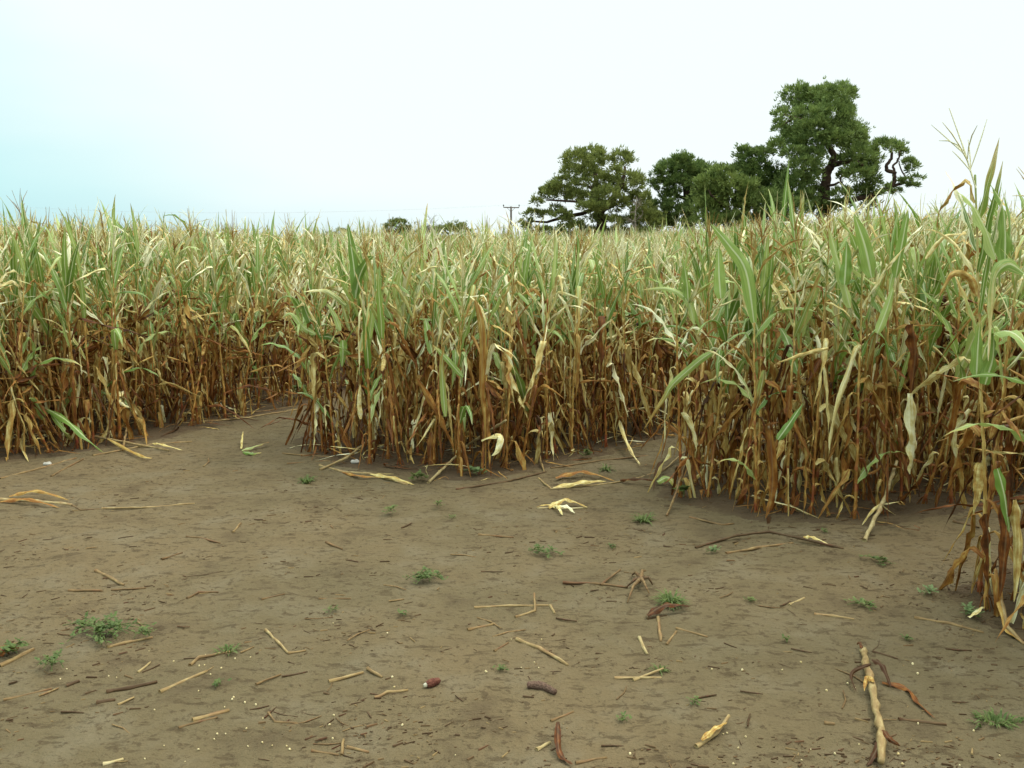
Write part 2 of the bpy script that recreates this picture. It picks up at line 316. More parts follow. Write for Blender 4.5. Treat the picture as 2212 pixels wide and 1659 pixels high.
def leaf_arrays(r, cls, ns, na, P=None):
    c = P or CLS[cls]; u = lambda k: r.uniform(*c[k])
    a0, bend, L, W, fold, dry, tone = rad(u('a0')), rad(u('bend')), u('L'), u('W'), u('fold'), u('dry'), u('tone')
    kink = rad(r.uniform(60, 125)) if r.random() < c['kink'] else 0; tk = r.uniform(.2, .6)
    if a0 < rad(35) and kink: kink *= .4
    tw = r.uniform(-c['tw'], c['tw']); az = r.uniform(-.5, .5); rip = c['rip']; ph = r.uniform(0, 6); f1 = r.uniform(14, 26); rn = r.random()
    wob = r.uniform(.1, .5) if dry > .6 else r.uniform(0, .15); pb = r.uniform(1.0, 2.2); ta, tb = r.uniform(1.5, 3), r.uniform(.7, 1.1)
    drop = rad(u('drop')) if 'drop' in c else None; td = r.uniform(.10, .26); wk = .12 if drop is not None else .35
    V = []; D = []; U = []; p = np.zeros(3); steps = ns
    torn = r.random() < .25 and dry > .6
    for i in range(ns + 1):
        t = i / ns
        th = (a0 - bend * t ** pb - kink * sst(tk - .05, tk + .05, t) if drop is None else a0 + (drop - a0) * sst(0, td, t)) + wob * wk * math.sin(t * 9 + ph)
        th = max(th, rad(-92)); al = az * t + wob * (.4 if drop is None else .2) * math.sin(t * 7 + ph * 2)
        T = np.array([math.cos(th) * math.cos(al), math.cos(th) * math.sin(al), math.sin(th)])
        S = np.array([-math.sin(al), math.cos(al), 0.0]); Nn = np.cross(T, S)
        q = tw * t ** 1.2; S2 = S * math.cos(q) + Nn * math.sin(q); N2 = np.cross(T, S2)
        wd = W * min(1, .5 + 2.6 * t) * max(0.02, (1 - t ** ta)) ** tb
        if torn and t > .75: wd *= .5
        fo = fold * (0.9 + 0.25 * math.sin(5 * t + ph))
        for j in range(na + 1):
            s = 2 * j / na - 1
            off = S2 * (s * wd * .5 * math.cos(fo * abs(s) ** .7)) + N2 * (-abs(s) * wd * .5 * math.sin(fo))
            off = off + N2 * (rip * wd * 3 * abs(s) ** 2 * math.sin(f1 * t + ph + (1.7 if s > 0 else 0)))
            if wob > .1 and ns > 4: off = off + N2 * (wd * 1.1 * wob * mnoise.noise((t * 14 + ph * 5, s * 1.6, rn * 50))) + S2 * (wd * .5 * wob * mnoise.noise((t * 17 + ph * 3, s * .8, rn * 70)))
            V.append(p + off)
            edge = abs(s) ** 3 * .15 + t ** 3 * .45
            D.append((min(1, dry + edge), tone + (.12 * t if dry > .6 else 0), rn)); U.append((j / na, t * L / .6, 0))
        if i < ns: p = p + T * (L / ns)
    k = na + 1
    Fc = [(i * k + j, i * k + j + 1, (i + 1) * k + j + 1, (i + 1) * k + j) for i in range(ns) for j in range(na)]
    return np.array(V), np.array(Fc), np.array(D), np.array(U)
NVAR = {'GU': 16, 'GA': 12, 'HU': 12, 'SU': 14, 'SA': 14, 'BK': 12, 'BD': 18, 'SD': 12, 'BW': 12}
LODS = [(16, 4), (8, 2), (4, 2)]
LIB = {}
for ci, (c, nv) in enumerate(NVAR.items()):
    for v in range(nv):
        for lod, (ns, na) in enumerate(LODS):
            LIB[(c, v, lod)] = leaf_arrays(random.Random(1000 * ci + v), c, ns, na)
MESHLIB = {}
def leaf_mesh(c, v):
    if (c, v) not in MESHLIB: a = LIB[(c, v, 0)]; MESHLIB[(c, v)] = mk_mesh("leaf", a[0], a[1], 4, M_LEAF, a[2], a[3])
    return MESHLIB[(c, v)]

# stalks, tassels and ears in plant units (plant 1.9 m to tassel tip)
HS = 1.52
def stalk_arrays(r, n):
    A = Acc(); pts = []; rr = []; z = -0.03; rn = r.random(); ax = r.uniform(0, 6); x = y = 0; k = 0
    r0 = r.uniform(.0075, .0105)
    curve = r.uniform(-.06, .06); ca = r.uniform(0, 6)
    def pos(z): 
        t = z / HS; return (curve * t * t * math.cos(ca), curve * t * t * math.sin(ca), z)
    while z < HS:
        step = r.uniform(.10, .15); t = max(0, z / HS); R = r0 * (1 - .62 * t)
        jx, jy = r.uniform(-.004, .004), r.uniform(-.004, .004)
        for dz, m in ((0, 1.35), (.012, 1.05), (step * .5, 1.2), (step * .72, 1.32), (step * .74, .92)):
            if n < 5 and dz in (.012, step * .72): continue
            p = pos(z + dz); pts.append((p[0] + jx, p[1] + jy, p[2])); rr.append(R * m)
        z += step
    V, Fc, D, U = tube(pts, rr, n, False)
    D = D.copy(); tt = np.clip(V[:, 2] / HS, 0, 1)
    D[:, 0] = 1 - np.clip((tt - .62) * 1.6, 0, .75); D[:, 1] = .62 - .30 * tt + .25 * r.random() - .1; D[:, 2] = rn
    U = U.copy(); U[:, 1] = V[:, 2] / .6; A.put(V, Fc, D, U)
    if n >= 5:
        for q in range(5):
            a = q * 1.256 + r.uniform(-.4, .4)
            T = tube([(0, 0, .07), (.018 * math.cos(a), .018 * math.sin(a), .045), (.038 * math.cos(a), .038 * math.sin(a), -.02)], [.003, .0028, .002], 4, False)
            A.put(T[0], T[1], (1, .75, rn), T[3])
    return np.concatenate(A.V), np.concatenate(A.F), np.concatenate(A.D), np.concatenate(A.U), pos(HS)
def tassel_arrays(r, n, nb):
    A = Acc(); rn = r.random(); H = r.uniform(.28, .40); lx, ly = r.uniform(-.05, .05), r.uniform(-.05, .05)
    tone = r.uniform(-.15, .30)
    T = tube([(0, 0, -.02), (lx * .3, ly * .3, H * .5), (lx, ly, H)], [.0036, .003, .0015], n, False); A.put(T[0], T[1], (1, tone, rn), T[3])
    for q in range(nb):
        a = r.uniform(0, 6.28); z0 = r.uniform(.04, .15); L = r.uniform(.12, .24); sp = r.uniform(.15, .6); dr = r.uniform(-.1, .8)
        pts = []; p = np.array([lx * z0, ly * z0, z0]); th = math.pi / 2 - sp
        for i in range(4):
            pts.append(tuple(p)); p = p + np.array([math.cos(a) * math.cos(th), math.sin(a) * math.cos(th), math.sin(th)]) * L / 3; th -= dr * .5
        T = tube(pts, [.002, .003, .0028, .0012], 3, False); A.put(T[0], T[1], (1, tone + r.uniform(-.1, .15), rn), T[3])
    return np.concatenate(A.V), np.concatenate(A.F), np.concatenate(A.D), np.concatenate(A.U)
def ear_arrays(r, n):
    A = Acc(); rn = r.random(); L = r.uniform(.17, .23); R = r.uniform(.015, .021); tone = r.uniform(.05, .65); pts = []; rr = []
    for i in range(8):
        t = i / 7; pts.append((0.01 * math.sin(t * 3), 0, L * t)); rr.append(R * (0.35 + 1.3 * t * (1 - t) * 2 if t < .9 else .28 if t < .99 else .08))
    T = tube(pts, rr, n, False); A.put(T[0], T[1], (1, tone, rn), T[3])
    for q in range(4):                         # loose husk blades round the ear
        a = q * 1.57 + r.uniform(-.3, .3); P = dict(a0=(62, 80), bend=(-20, 50), kink=0, L=(L * .8, L * 1.2), W=(.035, .05), fold=(.5, .9), dry=(1, 1), tone=(tone, tone + .15), tw=.5, rip=.1)
        V, Fc, D, U = leaf_arrays(r, 'SU', 5, 2, P); ca, sa = math.cos(a), math.sin(a)
        V2 = V.copy(); V2[:, 0] = V[:, 0] * ca - V[:, 1] * sa + ca * R * .5; V2[:, 1] = V[:, 0] * sa + V[:, 1] * ca + sa * R * .5
        A.put(V2, Fc, D, U)
    for q in range(4):
        a = r.uniform(0, 6.28); T = tube([(0, 0, L * .95), (.012 * math.cos(a), .012 * math.sin(a), L * 1.1), (.03 * math.cos(a), .03 * math.sin(a), L * 1.08)], [.003, .002, .001], 3, False)
        A.put(T[0], T[1], (1, 1.0, rn), T[3])
    return np.concatenate(A.V), np.concatenate(A.F), np.concatenate(A.D), np.concatenate(A.U)
STK = {(v, l): stalk_arrays(random.Random(50 + v), (6, 4, 3)[l]) for v in range(8) for l in range(3)}
TAS = {(v, l): tassel_arrays(random.Random(90 + v), (4, 3, 3)[l], (8, 6, 4)[l]) for v in range(8) for l in range(3)}
EAR = {(v, l): ear_arrays(random.Random(130 + v), (8, 6, 4)[l]) for v in range(5) for l in range(3)}
M_CACHE = {}
def part_mesh(kind, v):
    if (kind, v) not in M_CACHE:
        a = {'stalk': STK, 'tassel': TAS, 'ear': EAR}[kind][(v, 0)]; M_CACHE[(kind, v)] = mk_mesh(kind, a[0], a[1], 4, M_STALK if kind == 'stalk' else M_LEAF, a[2], a[3])
    return M_CACHE[(kind, v)]

def pick(r, table):
    s = sum(table.values()); x = r.random() * s
    for k, v in table.items():
        x -= v
        if x <= 0: return k
    return k
def compose(r, green=0.5, dense=1.0, pale=0.0):
    """list of (kind, variant, matrix in plant units)"""
    out = []; sv = r.randrange(8); top = STK[(sv, 0)][4]; out.append(('stalk', sv, Matrix.Identity(4)))
    def at(z): t = z / HS; return Vector((top[0] * t * t, top[1] * t * t, z))
    if r.random() < .85: out.append(('tassel', r.randrange(8), Matrix.Translation(at(HS - .02)) @ Matrix.Rotation(r.uniform(0, 6.28), 4, 'Z') @ Matrix.Rotation(r.uniform(0, .3), 4, 'X')))
    z = r.uniform(.10, .2); a = r.uniform(0, 6.28); 
    while z < HS - .02:
        t = z / HS
        if t < .45: tb = {'BD': .60 - .35 * pale, 'SD': .16 + .2 * pale, 'BK': .12, 'BW': .10 + .2 * pale, 'GA': .03 * green}
        elif t < .66: tb = {'BD': .26 - .12 * pale, 'SD': .20 + .1 * pale, 'BK': .14, 'BW': .12 + .12 * pale, 'SA': .14, 'HU': .08 + .10 * green, 'GA': .16 * green, 'GU': .06 * green}
        elif t < .8: tb = {'SA': .24, 'SU': .14, 'HU': .24, 'GU': .28 * green, 'GA': .26 * green, 'SD': .10, 'BW': .05}
        else: tb = {'SU': .32, 'HU': .26, 'GU': .56 * green, 'SA': .14, 'GA': .12 * green}
        if r.random() < (dense if t > .1 else .8):
            c = pick(r, tb); s = r.uniform(.82, 1.15) * (1.0 if t < .85 else .88)
            out.append((c, r.randrange(NVAR[c]), Matrix.Translation(at(z)) @ Matrix.Rotation(a, 4, 'Z') @ Matrix.Rotation(r.uniform(-.15, .15), 4, 'X') @ Matrix.Scale(s, 4)))
        a += math.pi + r.uniform(-.6, .6); z += r.uniform(.06, .092) if t < .7 else r.uniform(.055, .082)
    if r.random() < .35:
        ze = r.uniform(.62, .95); ae = r.uniform(0, 6.28)
        out.append(('ear', r.randrange(5), Matrix.Translation(at(ze)) @ Matrix.Rotation(ae, 4, 'Z') @ Matrix.Rotation(r.choice([r.uniform(.3, .8), r.uniform(1.5, 2.8)]), 4, 'Y')))
    return out
def plant_matrix(r, x, y, H, lean=None, az=None):
    l = abs(r.gauss(0, .05)) if lean is None else lean; d = r.uniform(0, 6.28) if az is None else az
    ax = Vector((-math.sin(d), math.cos(d), 0))          # lean towards azimuth d
    return Matrix.Translation((x, y, gz(x, y) - .01)) @ Matrix.Rotation(l, 4, ax) @ Matrix.Rotation(r.uniform(0, 6.28), 4, 'Z') @ Matrix.Diagonal((1, 1, H / 1.9, 1)) 
def build_plant(r, M, comp, label, group):
    loc, rot, scl = M.decompose(); e = empty("maize_plant", loc); e.rotation_mode = 'QUATERNION'; e.rotation_quaternion = rot; k = scl.z
    tag(e, label, 'maize plant', group)
    for kind, v, m in comp:
        if kind in ('stalk', 'tassel', 'ear'): o = bpy.data.objects.new(kind, part_mesh(kind, v))
        else: o = bpy.data.objects.new('leaf', leaf_mesh(kind, v))
        l, q, s = m.decompose(); l.z *= k; o.rotation_mode = 'QUATERNION'; o.location = l; o.rotation_quaternion = q
        o.scale = (1, 1, k) if kind == 'stalk' else s
        o.parent = e; COL.objects.link(o)
    return e

# ------------------------------------------------------------------ hanging and broken leaves that catch the eye
def ribbon(pts, W, dry, tone, name="leaf", fold=.5, rip=.1, seed=0, thick=None):
    r = random.Random(seed); P = [Vector(p) for p in pts]; ns = 18; 
    def cr(t):
        n = len(P) - 1; i = min(int(t * n), n - 1); f = t * n - i
        p0, p1, p2, p3 = P[max(i - 1, 0)], P[i], P[i + 1], P[min(i + 2, n)]
        return .5 * ((2 * p1) + (p2 - p0) * f + (2 * p0 - 5 * p1 + 4 * p2 - p3) * f * f + (3 * p1 - p0 - 3 * p2 + p3) * f ** 3)
    c = [cr(i / ns) for i in range(ns + 1)]; V = []; D = []; U = []; na = 4; rn = r.random(); ph = r.uniform(0, 6); tw = r.uniform(-1, 1)
    base = Vector((0, -1, .35)).normalized() if thick is None else Vector(thick)
    for i in range(ns + 1):
        t = i / ns; T = (c[min(i + 1, ns)] - c[max(i - 1, 0)]).normalized()
        S = T.cross(base).normalized(); Nn = S.cross(T); q = tw * t; S2 = S * math.cos(q) + Nn * math.sin(q); N2 = S2.cross(T)
        wd = W * min(1, .45 + 3 * t) * max(.03, 1 - t ** 3) ** .9
        for j in range(na + 1):
            s = 2 * j / na - 1
            V.append(c[i] + S2 * (s * wd * .5 * math.cos(fold * abs(s))) - N2 * (abs(s) * wd * .5 * math.sin(fold)) + N2 * (rip * wd * 2 * s * s * math.sin(20 * t + ph + s)))
            D.append((min(1, dry + .4 * t ** 3), tone, rn)); U.append((j / na, t, 0))
    k = na + 1; Fc = [(i * k + j, i * k + j + 1, (i + 1) * k + j + 1, (i + 1) * k + j) for i in range(ns) for j in range(na)]
    return np.array([list(v) for v in V]), np.array(Fc), np.array(D), np.array(U)

# ------------------------------------------------------------------ where the maize stands
POLY = {
 'left': [(-16, 4.6), (-3.95, 6.55), (-3.1, 7.5), (-2.25, 9.1), (-1.2, 11), (.2, 13.4), (4, 17), (4, 19), (-16, 19)],
 'middle': [(-1.72, 7.3), (-1.35, 6.65), (-.67, 6.3), (-.2, 6.25), (.7, 7.0), (1.5, 7.85), (4.2, 10.3), (9, 14.5), (9, 19), (4.5, 17.3), (1.2, 13.0), (.0, 10.9), (-1.15, 8.9)],
 'right': [(1.08, 5.7), (1.45, 5.25), (2.15, 5.12), (2.84, 5.4), (4.4, 5.9), (16, 9), (16, 19), (9.4, 14.0), (4.6, 9.5), (2.6, 7.75), (1.45, 6.7)],
 'edge': [(2.16, 3.98), (2.16, 3.66), (2.36, 3.30), (5, 2.9), (5, 4.9), (3.0, 4.5)],
}
def inside(p, x, y):
    c = False; j = len(p) - 1
    for i in range(len(p)):
        if (p[i][1] > y) != (p[j][1] > y) and x < (p[j][0] - p[i][0]) * (y - p[i][1]) / (p[j][1] - p[i][1]) + p[i][0]: c = not c
        j = i
    return c
def block(x, y):
    for k, p in POLY.items():
        if inside(p, x, y): return k
    return 'far' if y >= 19 else None
HT = {'left': 1.98, 'middle': 1.80, 'right': 2.0, 'edge': 2.34, 'far': 2.02}
# the ploughed strip the crop stands in is looser, redder soil, with shade under the rows painted in
til_shade = np.zeros((NY, NX, 3), dtype=np.float32)
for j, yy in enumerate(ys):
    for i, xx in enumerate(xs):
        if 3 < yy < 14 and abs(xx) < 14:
            if block(xx, yy): til_shade[j, i, 0] = 1
            elif block(xx, yy + .16) or block(xx - .14, yy) or block(xx + .14, yy) or block(xx, yy - .1): til_shade[j, i, 0] = .55
        elif yy >= 14: til_shade[j, i, 0] = 1
gme.attributes.new('tilled_shade', 'FLOAT_VECTOR', 'POINT').data.foreach_set('vector', til_shade.ravel())
GRN = {'left': .68, 'middle': .55, 'right': .72, 'edge': .6, 'far': .45}
PALE = {'left': .15, 'middle': .05, 'right': .8, 'edge': 1.0, 'far': .3}
R = random.Random(7)
spots = []                                      # (x, y, block)
def scatter(x0, x1, y0, y1, sx, sy, far=False):
    y = y0
    while y < y1:
        x = x0 + R.uniform(0, sx)
        while x < x1:
            px, py = x + R.uniform(-.42, .42) * sx, y + R.uniform(-.42, .42) * sy
            if -.76 < px / py < .80 or py < 5:
                k = block(px, py)
                if k and (k == 'far') == far: spots.append((px, py, k))
            x += sx
        y += sy
scatter(1.6, 5, 3.0, 5.0, .19, .19)
scatter(-16, 16, 5.05, 8.6, .205, .205)
scatter(-16, 16, 8.65, 9.5, .24, .24)
scatter(-16, 16, 9.55, 12, .29, .29)
scatter(-16, 16, 12.05, 19, .36, .36)
scatter(-30, 32, 19, 36, .46, .46, True)
scatter(-56, 58, 36, 72, .66, .66, True)
def visible_size(x, y):
    """1/distance, weakened by the depth of crop in front"""
    if not (-.63 < x / y < .63): return 0
    n = 0; d = math.hypot(x, y); s = .15; depth = 0
    while s < min(d, 4.5):
        qx, qy = x * (1 - s / d), y * (1 - s / d)
        if qy < 2.5: break
        if block(qx, qy): depth += .15
        s += .15
    return math.exp(-depth / 1.3) / d
# plants that stand out, measured one by one: base point, height, lean, lean azimuth, green, label
HERO = [
 (2.14, 3.80, 2.40, .09, math.pi * .95, .75, "tall red-stemmed maize plant leaning left at right frame edge, its tassel highest of all"),
 (2.30, 3.62, 1.62, .03, 3.0, .9, "maize plant at right frame edge with long drooping pale leaves, beside the tall leaning one"),
 (2.20, 3.99, 1.95, .05, .3, .6, "upright maize plant just behind the tall leaning one at the right frame edge"),
 (-1.62, 7.15, 1.42, .10, 2.9, 2.2, "short green-leaved maize plant at the left corner of the middle block"),
 (-1.40, 6.85, 1.50, .06, 2.6, 1.6, "green maize plant just right of the short one on middle block's left corner"),
 (-1.08, 6.55, 1.86, .02, 1.0, 1.3, "maize plant of middle block with one broad dark green leaf standing straight up"),
 (-.22, 6.30, 1.60, .05, .2, .35, "maize plant at middle block's front corner with a long pale leaf hanging to the ground"),
 (1.12, 5.68, 1.72, .07, 3.2, 1.0, "maize plant at the left tip of the right block, leaning over the gap"),
 (1.50, 5.27, 1.88, .05, 2.6, 1.1, "maize plant at right block's front left corner with broad green leaves high up"),
 (-3.7, 6.95, 1.35, .35, 3.6, .9, "bent maize plant slumped out of the left block beside the fallen green leaf"),
 (-2.3, 9.0, 1.7, .05, 0, .4, "last maize plant of the left block beside the path opening"),
 (1.62, 7.75, 1.65, .22, 2.8, .6, "maize plant leaning left at the right end of the middle block by the second gap"),
 (2.75, 5.38, 1.95, .06, 2.0, 1.2, "green-topped maize plant at the front right of the right block"),
 (2.05, 5.12, 1.9, .04, 2.0, 1.4, "maize plant mid-way along right block's front with upright green leaves"),
]
r = random.Random(99)
# big leaves of those plants: plant index, points measured on the leaf (and its distance), width, dryness, tone
HL = [
 (6, [(1028, 648), (1042, 720), (1040, 850), (1046, 900), (1048, 1020)], 6.2, .075, 1, .35), (6, [(901, 820), (935, 880), (960, 930), (982, 974)], 6.25, .07, 1, .45), (6, [(1000, 815), (960, 770), (935, 745)], 6.2, .05, .3, .3),
 (6, [(962, 900), (958, 850), (955, 790), (960, 745)], 6.2, .055, .4, .3),
 (5, [(768, 640), (766, 590), (758, 530), (751, 483)], 6.5, .085, .0, .2), (5, [(768, 645), (776, 600), (792, 565), (806, 553)], 6.5, .085, .05, .2), (5, [(780, 905), (776, 870), (778, 830)], 6.45, .06, 1, -.15),
 (3, [(679, 714), (662, 675), (649, 637)], 7.0, .08, .05, .2), (3, [(683, 722), (686, 680), (692, 640)], 7.0, .075, .05, .2), (3, [(682, 722), (655, 706), (628, 676), (606, 690)], 6.95, .06, .25, .3), (3, [(690, 727), (712, 728), (734, 744)], 6.95, .06, .1, .2),
 (4, [(747, 660), (704, 628), (657, 630)], 6.75, .05, .45, .3), (4, [(740, 735), (741, 760), (739, 793)], 6.7, .075, .05, .2), (4, [(735, 715), (722, 680), (706, 655)], 6.75, .05, .05, .2),
 (7, [(1540, 760), (1510, 780), (1455, 829), (1433, 863), (1391, 927)], 5.55, .055, .35, .3), (7, [(1487, 655), (1484, 610), (1476, 560)], 5.6, .075, .05, .2), (7, [(1500, 700), (1485, 650), (1446, 624), (1388, 626)], 5.6, .045, .2, .2), (7, [(1475, 890), (1492, 920), (1505, 975)], 5.6, .06, 1, .2),
 (8, [(1629, 697), (1611, 585), (1575, 530), (1536, 484)], 5.1, .09, .0, .2), (8, [(1557, 645), (1553, 590), (1552, 532)], 5.15, .085, .0, .1), (8, [(1664, 930), (1669, 1028), (1664, 1080), (1653, 1120)], 5.05, .085, 1, .3), (8, [(1652, 800), (1640, 860), (1618, 930)], 5.1, .06, .5, .55), (8, [(1680, 950), (1705, 915), (1735, 870)], 5.0, .06, .0, .2),
 (13, [(1883, 600), (1868, 530), (1845, 463)], 5.0, .095, .0, .2), (13, [(1837, 665), (1815, 580), (1787, 479)], 5.05, .075, .2, .2), (13, [(1824, 615), (1827, 570), (1829, 521)], 5.0, .08, .0, .3), (13, [(1970, 700), (1978, 760), (1968, 850)], 5.0, .10, 1, .42), (13, [(1968, 850), (1976, 959), (1966, 1025)], 4.95, .095, 1, .22),
 (13, [(1860, 745), (1845, 772), (1803, 905), (1792, 980)], 5.0, .05, 1, .15), (13, [(1790, 752), (1740, 762), (1680, 783)], 5.0, .04, .8, .15), (13, [(1895, 720), (1915, 670), (1930, 620)], 5.0, .06, .05, .2),
 (12, [(2098, 885), (2060, 940), (2075, 1010)], 5.2, .07, 1, .1), (12, [(2000, 560), (2040, 510), (2090, 505)], 5.2, .04, 1, .35), (12, [(1935, 600), (1950, 520), (1962, 455)], 5.2, .07, .1, .2),
 (0, [(2152, 560), (2128, 490), (2095, 435), (2069, 415)], 3.7, .075, .0, .2), (0, [(2171, 570), (2172, 500), (2165, 440), (2136, 393)], 3.7, .085, .0, .3), (0, [(2128, 831), (2146, 770), (2146, 708)], 3.65, .085, .0, .3), (0, [(2109, 815), (2113, 750), (2117, 692)], 3.65, .06, .2, .3),
 (0, [(2130, 1110), (2136, 1180), (2134, 1270)], 3.7, .06, 1, .55), (0, [(2118, 1000), (2112, 1050), (2104, 1100)], 3.7, .07, 1, .1), (0, [(2110, 640), (2095, 600), (2060, 592), (2030, 640)], 3.7, .05, 1, .2),
 (1, [(2212, 590), (2180, 570), (2150, 600), (2143, 680), (2135, 780)], 3.5, .06, .4, .2), (1, [(2155, 1012), (2170, 1070), (2180, 1150)], 3.5, .055, .1, .2), (1, [(2180, 1060), (2172, 1180), (2160, 1290)], 3.5, .07, 1, .4), (1, [(2195, 1080), (2200, 1180), (2190, 1300)], 3.5, .06, 1, .3),
]
for hi, (hx, hy, H, ln, la, g, lab) in enumerate(HERO):
    e_ = build_plant(r, plant_matrix(r, hx, hy, H, ln, la), compose(r, g, 1.0, .8 if hx > 1 else .2), lab, "maize plants that stand out at the edges of the rows")
    for k, (h_, pts, dep, W_, dr_, tn_) in enumerate(HL):
        if h_ != hi: continue
        inv = e_.rotation_quaternion.inverted(); P_ = [inv @ (AT(a, b_, dep) - e_.location) for a, b_ in pts]
        R_ = ribbon(P_, W_ * .9, dr_, tn_ + (.18 if dr_ > .7 else 0), seed=k + 40, thick=inv @ Vector((r.uniform(-.4, .4), -1, .35)).normalized(), fold=.4 if dr_ < .5 else .8, rip=.07 if dr_ < .5 else .13)
        add('leaf', mk_mesh('leaf', R_[0], R_[1], 4, M_LEAF, R_[2], R_[3]), e_)
spots = [s for s in spots if all((s[0] - h[0]) ** 2 + (s[1] - h[1]) ** 2 > .02 for h in HERO)]
near = sorted([s for s in spots if s[1] < 13], key=lambda s: -visible_size(s[0], s[1]))
indiv = set(near[:300 - len(HERO)])
WHERE = {'left': ("left block", -3.6, -2.9, ("near the left frame edge", "behind the fallen stalks", "towards the path opening")),
         'middle': ("middle block", -.75, .45, ("at its left corner by the path", "around its rounded front corner", "towards the gap on its right")),
         'right': ("right block", 1.9, 2.7, ("at its left end by the gap", "in the middle of its front", "at its right side")),
         'edge': ("nearest block by right frame edge", 2.2, 2.4, ("on its path side", "just inside it", "deep in it"))}
def hgt(rr, k): return HT[k] * rr.uniform(.90, 1.05) * (1 + (rr.uniform(.03, .13) if rr.random() < .12 else 0))
batches = {}
def to_stuff(M, comp, lod, rr):
    for kind, v, m in comp: batches.setdefault((kind, v, lod), []).append((M @ m, rr.random()))
for s in spots:
    x, y, k = s; rr = random.Random(hash((round(x, 4), round(y, 4))) & 0xffffff)
    H = hgt(rr, k); lean = abs(rr.gauss(0, .055)); 
    if rr.random() < .10: lean += rr.uniform(.08, .40)
    M = plant_matrix(rr, x, y, H, lean)
    lod = 0 if y < 7.5 else 1 if y < 19 else 2
    comp = compose(rr, GRN[k] * rr.uniform(.3, 1.7), 1.0 if y < 12 else .85 if y < 36 else .7, PALE[k])
    if s in indiv:
        nm, a, b_, w_ = WHERE[k]; q = 0 if x < a else 1 if x < b_ else 2
        depth = sum(1 for i in range(1, 9) if block(x * (1 - i * .1 / y), y - i * .1))
        row = "outermost row" if depth < 4 else "packed rows"
        build_plant(rr, M, comp, f"maize plant in {row} of {nm}, {w_[q]}", f"maize plants of the {nm}, {row}, {w_[q]}")
    else:
        to_stuff(M, comp if y < 36 else [c for c in comp if c[2].translation.z > .55 or c[0] == 'stalk'], lod, rr)
A_leaf, A_stalk = Acc(), Acc()
for (kind, v, lod), lst in batches.items():
    arr = LIB[(kind, v, lod)] if kind in NVAR else {'stalk': STK, 'tassel': TAS, 'ear': EAR}[kind][(v, lod)]
    V, Fc, D, U = arr[:4]; n = len(lst); nv = len(V)
    Ms = np.array([[list(row) for row in m] for m, _ in lst]); rn = np.array([q for _, q in lst])
    VV = np.einsum('nij,vj->nvi', Ms[:, :3, :3], V) + Ms[:, None, :3, 3]
    FF = (Fc[None] + (np.arange(n) * nv)[:, None, None]).reshape(-1, 4)
    DD = np.broadcast_to(D[None], (n, nv, 3)).copy(); DD[:, :, 2] = rn[:, None]; DD[:, :, 1] += (rn[:, None] - .5) * .1
    (A_stalk if kind == 'stalk' else A_leaf).put(VV.reshape(-1, 3), FF, DD.reshape(-1, 3), np.broadcast_to(U[None], (n, nv, 3)).reshape(-1, 3))
ns_ = len(A_leaf.F)
for a, b_, c_, d_ in zip(A_stalk.V, A_stalk.F, A_stalk.D, A_stalk.U): pass
me = mk_mesh("maize_crop", np.concatenate(A_leaf.V + A_stalk.V), np.concatenate([np.concatenate(A_leaf.F), np.concatenate(A_stalk.F) + A_leaf.n]), 4, M_LEAF,
             np.concatenate(A_leaf.D + A_stalk.D), np.concatenate(A_leaf.U + A_stalk.U))
me.materials.append(M_STALK)
nl = sum(len(f) for f in A_leaf.F); nsq = sum(len(f) for f in A_stalk.F)
me.polygons.foreach_set('material_index', np.concatenate([np.zeros(nl, dtype=np.int32), np.ones(nsq, dtype=np.int32)]))
crop = tag(add("maize_crop", me), "rest of the maize field, stretching back behind the front rows to the trees", 'maize crop', kind='stuff')
print("plants", len(spots), "crop quads", nl + nsq)

